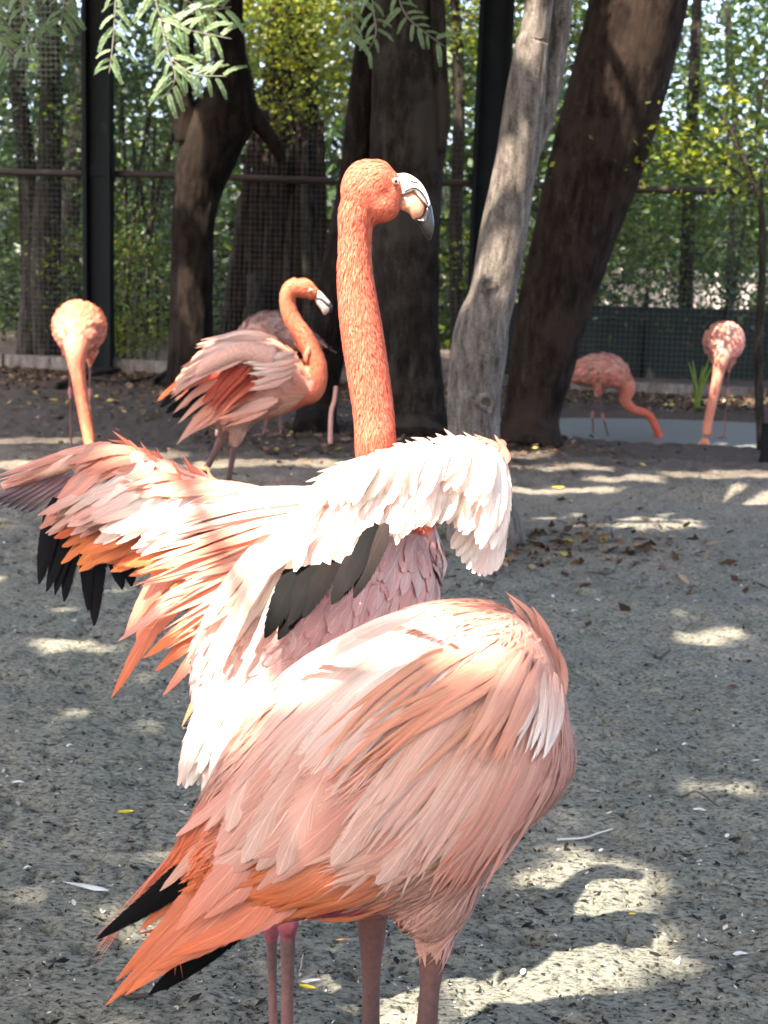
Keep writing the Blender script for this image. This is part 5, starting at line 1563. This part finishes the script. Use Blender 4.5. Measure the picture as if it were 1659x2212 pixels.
# ================================================= feeding birds further back
def feeding(label, base, yaw, neck, head, sc=1.0, base_col=(0.608, 0.243, 0.160), top_col=(0.623, 0.304, 0.228), neck_col=NECKC, legs=((0.02, .05, .05, .055), (-.02, -.05, -.06, -.05)), drop=0.0, bill_dir=(.3, 0, -1), body_tilt=0.0, n=700):
    """local frame: x ahead, y to its left, z up; neck: points after the breast"""
    B = Bird(label, (base[0], base[1], 0))
    cs, sn = math.cos(yaw), math.sin(yaw)
    def w(p):
        p = np.asarray(p, float) * sc
        return np.array((base[0] + p[0] * cs - p[1] * sn, base[1] + p[0] * sn + p[1] * cs, p[2] + drop))
    def wd(v):
        return np.array((v[0] * cs - v[1] * sn, v[0] * sn + v[1] * cs, v[2]))
    R = [(-.36, .66, .008, .012), (-.30, .68, .035, .03), (-.22, .705, .08, .07), (-.12, .725, .12, .115), (-.01, .735, .14, .138), (.09, .73, .138, .135), (.17, .71, .115, .118), (.235, .68, .07, .08)]
    rings = [(w((x, 0, z + body_tilt * x)), wd((0, 0, h * sc)), wd((0, y * sc, 0))) for x, z, y, h in reversed(R)]
    B.loft(rings, 'body', None, base_col, 22, 32)
    nk = [w(p) for p in neck]
    k = len(nk)
    B.tube(nk, [x * sc for x in np.interp(np.linspace(0, 1, k), [0, .2, .45, 1], [.095, .062, .037, .029])], 'neck', base_col, 50, 14, neck_col)
    hd = w(head)
    B.ell(hd, (.036 * sc, .032 * sc, .042 * sc), 'head', neck_col, wd((0, 0, 1)))
    for (hx, hy, ax_, fx) in legs:
        B.leg(w((hx, hy, .62)), w((ax_ * .3 - .02, hy, .36)), np.array((*w((fx, hy, 0))[:2], .012 + drop)), 1.0, LEGC, wd((1, 0, 0)), (.30, .12, .11))
        B.tube([w((hx, hy, .70)), w((hx, hy, .60)), w((hx - .005, hy, .52))], [.055 * sc, .038 * sc, .014 * sc], 'thigh', base_col, 12, 10)
    B.build(.009, 2)
    tc, bc = np.array(top_col), np.array(base_col)
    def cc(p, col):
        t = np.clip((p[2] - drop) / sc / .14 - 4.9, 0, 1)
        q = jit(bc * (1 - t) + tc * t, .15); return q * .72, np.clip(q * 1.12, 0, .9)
    F = Feathers(5, 1)
    B.cover(F, ('body', 'thigh'), n, .080, .016, .20, cc, 'contour', .25, .16, None, .3)
    setp(link('plumage', F.mesh('plumage'), B.root, M_FEATHER_FAR), kind='stuff')
    F = Feathers(3, 1)
    B.cover(F, ('neck', 'head'), 900, .03, .008, .10, lambda p, c: (jit(c, .08), jit(np.array(c) * 1.08, .08)), 'lance', 0, .12)
    setp(link('neck_plumage', F.mesh('neck_plumage'), B.root, M_FEATHER_FAR), kind='stuff')
    for s in (-1, 1):
        for q in range(3):
            one_feather('tail_feather', B.root, [w((-.24, .02 * s * q, .69)), w((-.34, .025 * s * q, .66)), w((-.44, .03 * s * q, .61))], (0, 0, 1), .018 * sc, BLACK if q == 2 else base_col, BLACK if q == 2 else top_col, 'flight', .2, None, M_FEATHER_FAR)
    bd = nrm(wd(bill_dir))
    b0 = hd + bd * .03 * sc
    bl = link('bill', tube_mesh('bill', spline([b0, b0 + bd * .045 * sc, b0 + bd * .07 * sc + wd((-.02, 0, -.01)) * sc], 12), np.array([.021, .021, .0205, .020, .020, .019, .018, .017, .016, .014, .011, .006]) * sc, 10), B.root, M_BILL)
    bl.data.attributes.new('fcol', 'FLOAT_COLOR', 'POINT').data.foreach_set('color', np.tile((.70, .42, .34, 1), (len(bl.data.vertices), 1)).astype(np.float32).ravel())
    tp0 = b0 + bd * .06 * sc
    link('bill_tip', tube_mesh('bill_tip', spline([tp0, tp0 + bd * .03 * sc + wd((-.02, 0, -.01)) * sc], 6), np.linspace(.019, .004, 6) * sc, 10), bl, M_BILL_TIP)
    for s in (-1, 1):
        ball('eye', hd + (wd((.012, s * .030, .0))) * sc, .006 * sc, M_EYE, B.root)
    return B

# facing the camera, head down, beside the steel post
pD = at(174, 900, 8.75)
sD = 1.10
feeding('flamingo facing forward with its neck straight down, body top brightly sunlit', pD, math.radians(-82), [(.15, 0, .69), (.27, 0, .62), (.30, .01, .50), (.31, .03, .36), (.33, .06, .20), (.36, .075, .12)], (.38, .08, .085), sD,
        (0.593, 0.205, 0.137), (0.608, 0.167, 0.091), (0.593, 0.152, 0.076), legs=((0.02, .055, .05, .055), (-.02, -.06, -.06, -.05)))
# beyond the pond edge, facing the camera
pF = at(1552, 900, 11.0)
feeding('flamingo feeding head down in the pond, facing forward', pF, math.radians(-106), [(.15, 0, .69), (.26, 0, .63), (.28, -.01, .52), (.29, -.03, .36), (.31, -.055, .18), (.33, -.065, .06)], (.345, -.07, .0), 1.05,
        (0.562, 0.251, 0.190), (0.593, 0.274, 0.205), (0.593, 0.213, 0.129), drop=-.03)
pE = at(1290, 900, 11.4)
feeding('flamingo wading behind the leaning trunk with its neck bent to the water', pE, math.radians(-4), [(.15, 0, .69), (.235, 0, .60), (.225, 0, .49), (.30, 0, .42), (.42, 0, .385), (.48, 0, .30), (.505, 0, .25)], (.52, 0, .215), .98,
        (0.562, 0.220, 0.152), (0.578, 0.274, 0.205), (0.547, 0.099, 0.057), drop=-.27, legs=((0.02, .055, -.05, .0), (-.02, -.06, .20, .16)))
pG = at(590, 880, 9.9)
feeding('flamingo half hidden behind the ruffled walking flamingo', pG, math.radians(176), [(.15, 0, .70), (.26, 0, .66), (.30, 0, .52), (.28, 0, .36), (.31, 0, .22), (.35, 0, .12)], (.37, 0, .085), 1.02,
        (.40, .20, .16), (.26, .17, .145), (0.532, 0.228, 0.167))  # body colours darkened, the back most, to stand for the shade on it

# ------------------------------------------------------------------ fallen leaves, twigs and feathers on the ground
def flat_leaf(name, label, p, L, W, rz, col, mat, curl=.25, cat='leaf', group=None, tilt=0.0):
    n = 8
    u = np.linspace(0, 1, n + 1)
    w = W / 2 * np.sin(math.pi * np.clip(u, .02, .97) ** .85) ** .8
    V = []
    for uu, ww in zip(u, w):
        for v in (-1, -.5, 0, .5, 1):
            z = .004 + L * curl * .25 * (abs(v) ** 1.6) + L * curl * .35 * (uu - .45) ** 2 + tilt * L * uu
            V.append(((uu - .5) * L, v * ww, z))
    V = np.array(V)
    cs, sn = math.cos(rz), math.sin(rz)
    V = np.stack([V[:, 0] * cs - V[:, 1] * sn + p[0], V[:, 0] * sn + V[:, 1] * cs + p[1], V[:, 2] + p[2]], 1)
    Q = [(i * 5 + j, i * 5 + j + 1, (i + 1) * 5 + j + 1, (i + 1) * 5 + j) for i in range(n) for j in range(4)]
    C = np.tile(col, (len(V), 1)) * (1 + .25 * rng.normal(size=(len(V), 1)) * .5)
    C[2::5] *= .8
    o = link(name, mesh_np(name, V, np.array(Q), True, {'fcol': ('FLOAT_COLOR', np.clip(C, .005, .9))}), None, mat)
    return setp(o, label, cat, group)

def on_ground(px, py):
    p = gnd(px, py)
    p[2] = ground_z(np.array([p[0]]), np.array([p[1]]))[0]
    return p
YEL = (.52, .42, .035)
for (x, y, L, W, r, lab) in ((272, 1758, .036, .020, .25, 'curled yellow leaf on the ground beside the near flamingo'), (1206, 1056, .075, .05, .2, 'yellow leaf lying in a sunlit strip of soil'),
                             (1222, 1177, .075, .05, -.2, 'yellow green leaf among brown leaves by the pale trunk'), (1096, 1216, .05, .03, 1.2, 'small yellow leaf under the raised white wing'),
                             (664, 2136, .032, .013, -.35, 'narrow yellow leaf beside the pink legs'), (1366, 1973, .017, .009, .1, 'tiny yellow leaf on bare soil'), (10, 1137, .06, .03, .1, 'yellow leaf beyond the black wing tips')):
    flat_leaf('fallen_leaf', lab, on_ground(x, y), L, W, r, YEL, M_LITTER, .35)
# feathers dropped on the soil
def ground_feather(label, px, py, L, W, rz, col):
    p = on_ground(px, py) + np.array((0, 0, .010))
    d = np.array((math.cos(rz), math.sin(rz), 0))
    F = Feathers(10, 3)
    F.add([p - d * L / 2, p + np.array((0, 0, .003)), p + d * L / 2 + np.array((0, 0, .004))], (0, 0, 1), W / 2, col, np.asarray(col) * .95, 'lance', .15)
    o = link('dropped_feather', F.mesh('dropped_feather'), None, M_FEATHER)
    setp(o, label, 'feather')
ground_feather('fluffy white feather on the soil behind the orange tail', 185, 1925, .10, .022, 2.9, (.72, .70, .68))
ground_feather('dull grey feather lying behind the near flamingo legs', 480, 2022, .075, .022, .45, (.24, .25, .27))
ground_feather('small white feather beside the pink legs', 672, 2118, .035, .014, .1, (.75, .72, .70))
ground_feather('bright orange feather scrap between the legs', 745, 2032, .035, .007, -.1, (.70, .30, .10))
for (x, y, L_, r_) in ((1450, 1662, .035, .2), (1512, 1742, .032, -.3), (1572, 1798, .022, 1.0), (1480, 1600, .02, .5), (1300, 1835, .018, .7), (1600, 2050, .03, .2), (1130, 2100, .022, 1.3), (60, 1880, .018, .4), (150, 1620, .02, .9), (1240, 1330, .028, .3), (1290, 1300, .03, 2.4), (40, 1690, .03, .1)):
    p = on_ground(x, y) + np.array((0, 0, .007))
    d = np.array((math.cos(r_), math.sin(r_), 0))
    F = Feathers(6, 2)
    F.add([p - d * L_ / 2, p + np.array((0, 0, .004)), p + d * L_ / 2], (0, 0, 1), L_ * .2, (.72, .70, .67), (.7, .68, .65), 'contour', .3)
    setp(link('down_feather', F.mesh('down_feather'), None, M_FEATHER_FAR), 'tiny white down feather lying on the open soil', 'feather', 'white down feathers on the soil')
# twigs
def twig(label, pts, r, mat):
    P = np.array([on_ground(x, y) + np.array((0, 0, r + .002)) for x, y in pts])
    o = link('twig', tube_mesh('twig', spline(P, 16), np.linspace(r, r * .6, 16), 6), None, mat)
    setp(o, label, 'twig')
twig('pale curved twig on bare soil beside the near flamingo breast', [(1205, 1802), (1260, 1796), (1295, 1784), (1325, 1776)], .0028, plain_mat('bleached_twig', (.5, .46, .40), .8, .2, 60, .2, .1))
twig('thin dark bent twig in a lit patch of soil', [(1420, 1700), (1470, 1706), (1505, 1702), (1552, 1728)], .0026, M_TWIG_DARK)
twig('short dark twig under the tail of the near flamingo', [(250, 2160), (290, 2166), (330, 2163)], .006, M_TWIG_DARK)
twig('dark stick lying on the bare open soil', [(1412, 1418), (1425, 1414), (1448, 1404)], .006, M_TWIG_DARK)
twig('dark stub of wood beyond the near flamingo shoulder', [(1036, 1262), (1055, 1270), (1068, 1272)], .007, M_TWIG_DARK)
twig('pale straw lying between the pink legs', [(655, 2060), (650, 2082), (646, 2090)], .002, M_TWIG)
twig('thin white straw on the soil near the near flamingo breast', [(1256, 1692), (1290, 1706)], .0024, M_TWIG)
twig('pale branch lying along the foot of the fence', [(330, 835), (380, 812), (470, 800), (560, 808)], .03, M_BARK_FAR)
twig('grey branch across the leaf litter by the fence', [(120, 838), (230, 815), (330, 808)], .03, M_BARK_FAR)
twig('brown branch resting on the litter below the rail', [(170, 822), (280, 830), (360, 818)], .022, M_BARK_FAR)

def scatter():
    """crumbs, chips and dry leaves nobody could count"""
    # small chips over the open soil
    n = 8000
    px = rng.uniform(-60, 1720, n); py = 880 + (2230 - 880) * rng.random(n) ** 1.25
    P = np.array([gnd(x, y) for x, y in zip(px, py)])
    P[:, 2] = ground_z(P[:, 0], P[:, 1]) + .004
    keep = pond_depth(P[:, 0], P[:, 1]) < 0
    P = P[keep]
    d = np.maximum(P[:, 1], 1.5)
    sz = rng.uniform(.0035, .010, len(P)) * (0.55 + d * .25) * np.where(rng.random(len(P)) < .06, 2.2, 1)
    k = rng.random((len(P), 1))
    col = np.where(k < .52, (.012, .010, .009), np.where(k < .76, (.16, .13, .10), np.where(k < .93, (.42, .38, .33), (.66, .62, .58))))
    V, Fq, C = leaf_arrays(P, sz * np.where(k[:, 0] < .52, 1.5, 1.0), .42, .85, 0, col * rng.uniform(.7, 1.3, (len(P), 1)))
    o = link('soil_litter', mesh_np('soil_litter', V, Fq, False, {'fcol': ('FLOAT_COLOR', C)}), None, M_LITTER)
    setp(o, 'small chips, crumbs and bits of dry leaf on the soil', kind='stuff')
    # leaf litter banked below the fence and round the trunks
    n = 9000
    x = rng.uniform(-6.5, 6.5, n); y = fence_y(x) - np.abs(rng.normal(size=n)) * .9 - .05
    A = np.stack([x, y], 1)
    for (cx, cy, q, r) in ((*gnd(1180, 1185)[:2], 260, .35), (*gnd(1120, 960)[:2], 420, .45), (*gnd(700, 955)[:2], 420, .6), (*gnd(1350, 1215)[:2], 90, .6), (*gnd(420, 880)[:2], 500, 1.0)):
        A = np.vstack([A, np.array((cx, cy)) + rng.normal(size=(q, 2)) * r])
    A = A[pond_depth(A[:, 0], A[:, 1]) < .02]
    A = A[A[:, 1] < fence_y(A[:, 0]) - .1]
    P = np.stack([A[:, 0], A[:, 1], ground_z(A[:, 0], A[:, 1]) + .006 + rng.random(len(A)) * .02], 1)
    k = rng.random((len(P), 1))
    col = np.where(k < .5, (.045, .026, .016), np.where(k < .8, (.10, .060, .036), np.where(k < .97, (.22, .15, .095), (.40, .32, .06))))
    V, Fq, C = leaf_arrays(P, rng.uniform(.04, .09, len(P)), .5, .7, 0, col * rng.uniform(.6, 1.3, (len(P), 1)))
    o = link('leaf_litter', mesh_np('leaf_litter', V, Fq, False, {'fcol': ('FLOAT_COLOR', C)}), None, M_LITTER)
    setp(o, 'brown dry leaf litter banked along the fence', kind='stuff')
scatter()
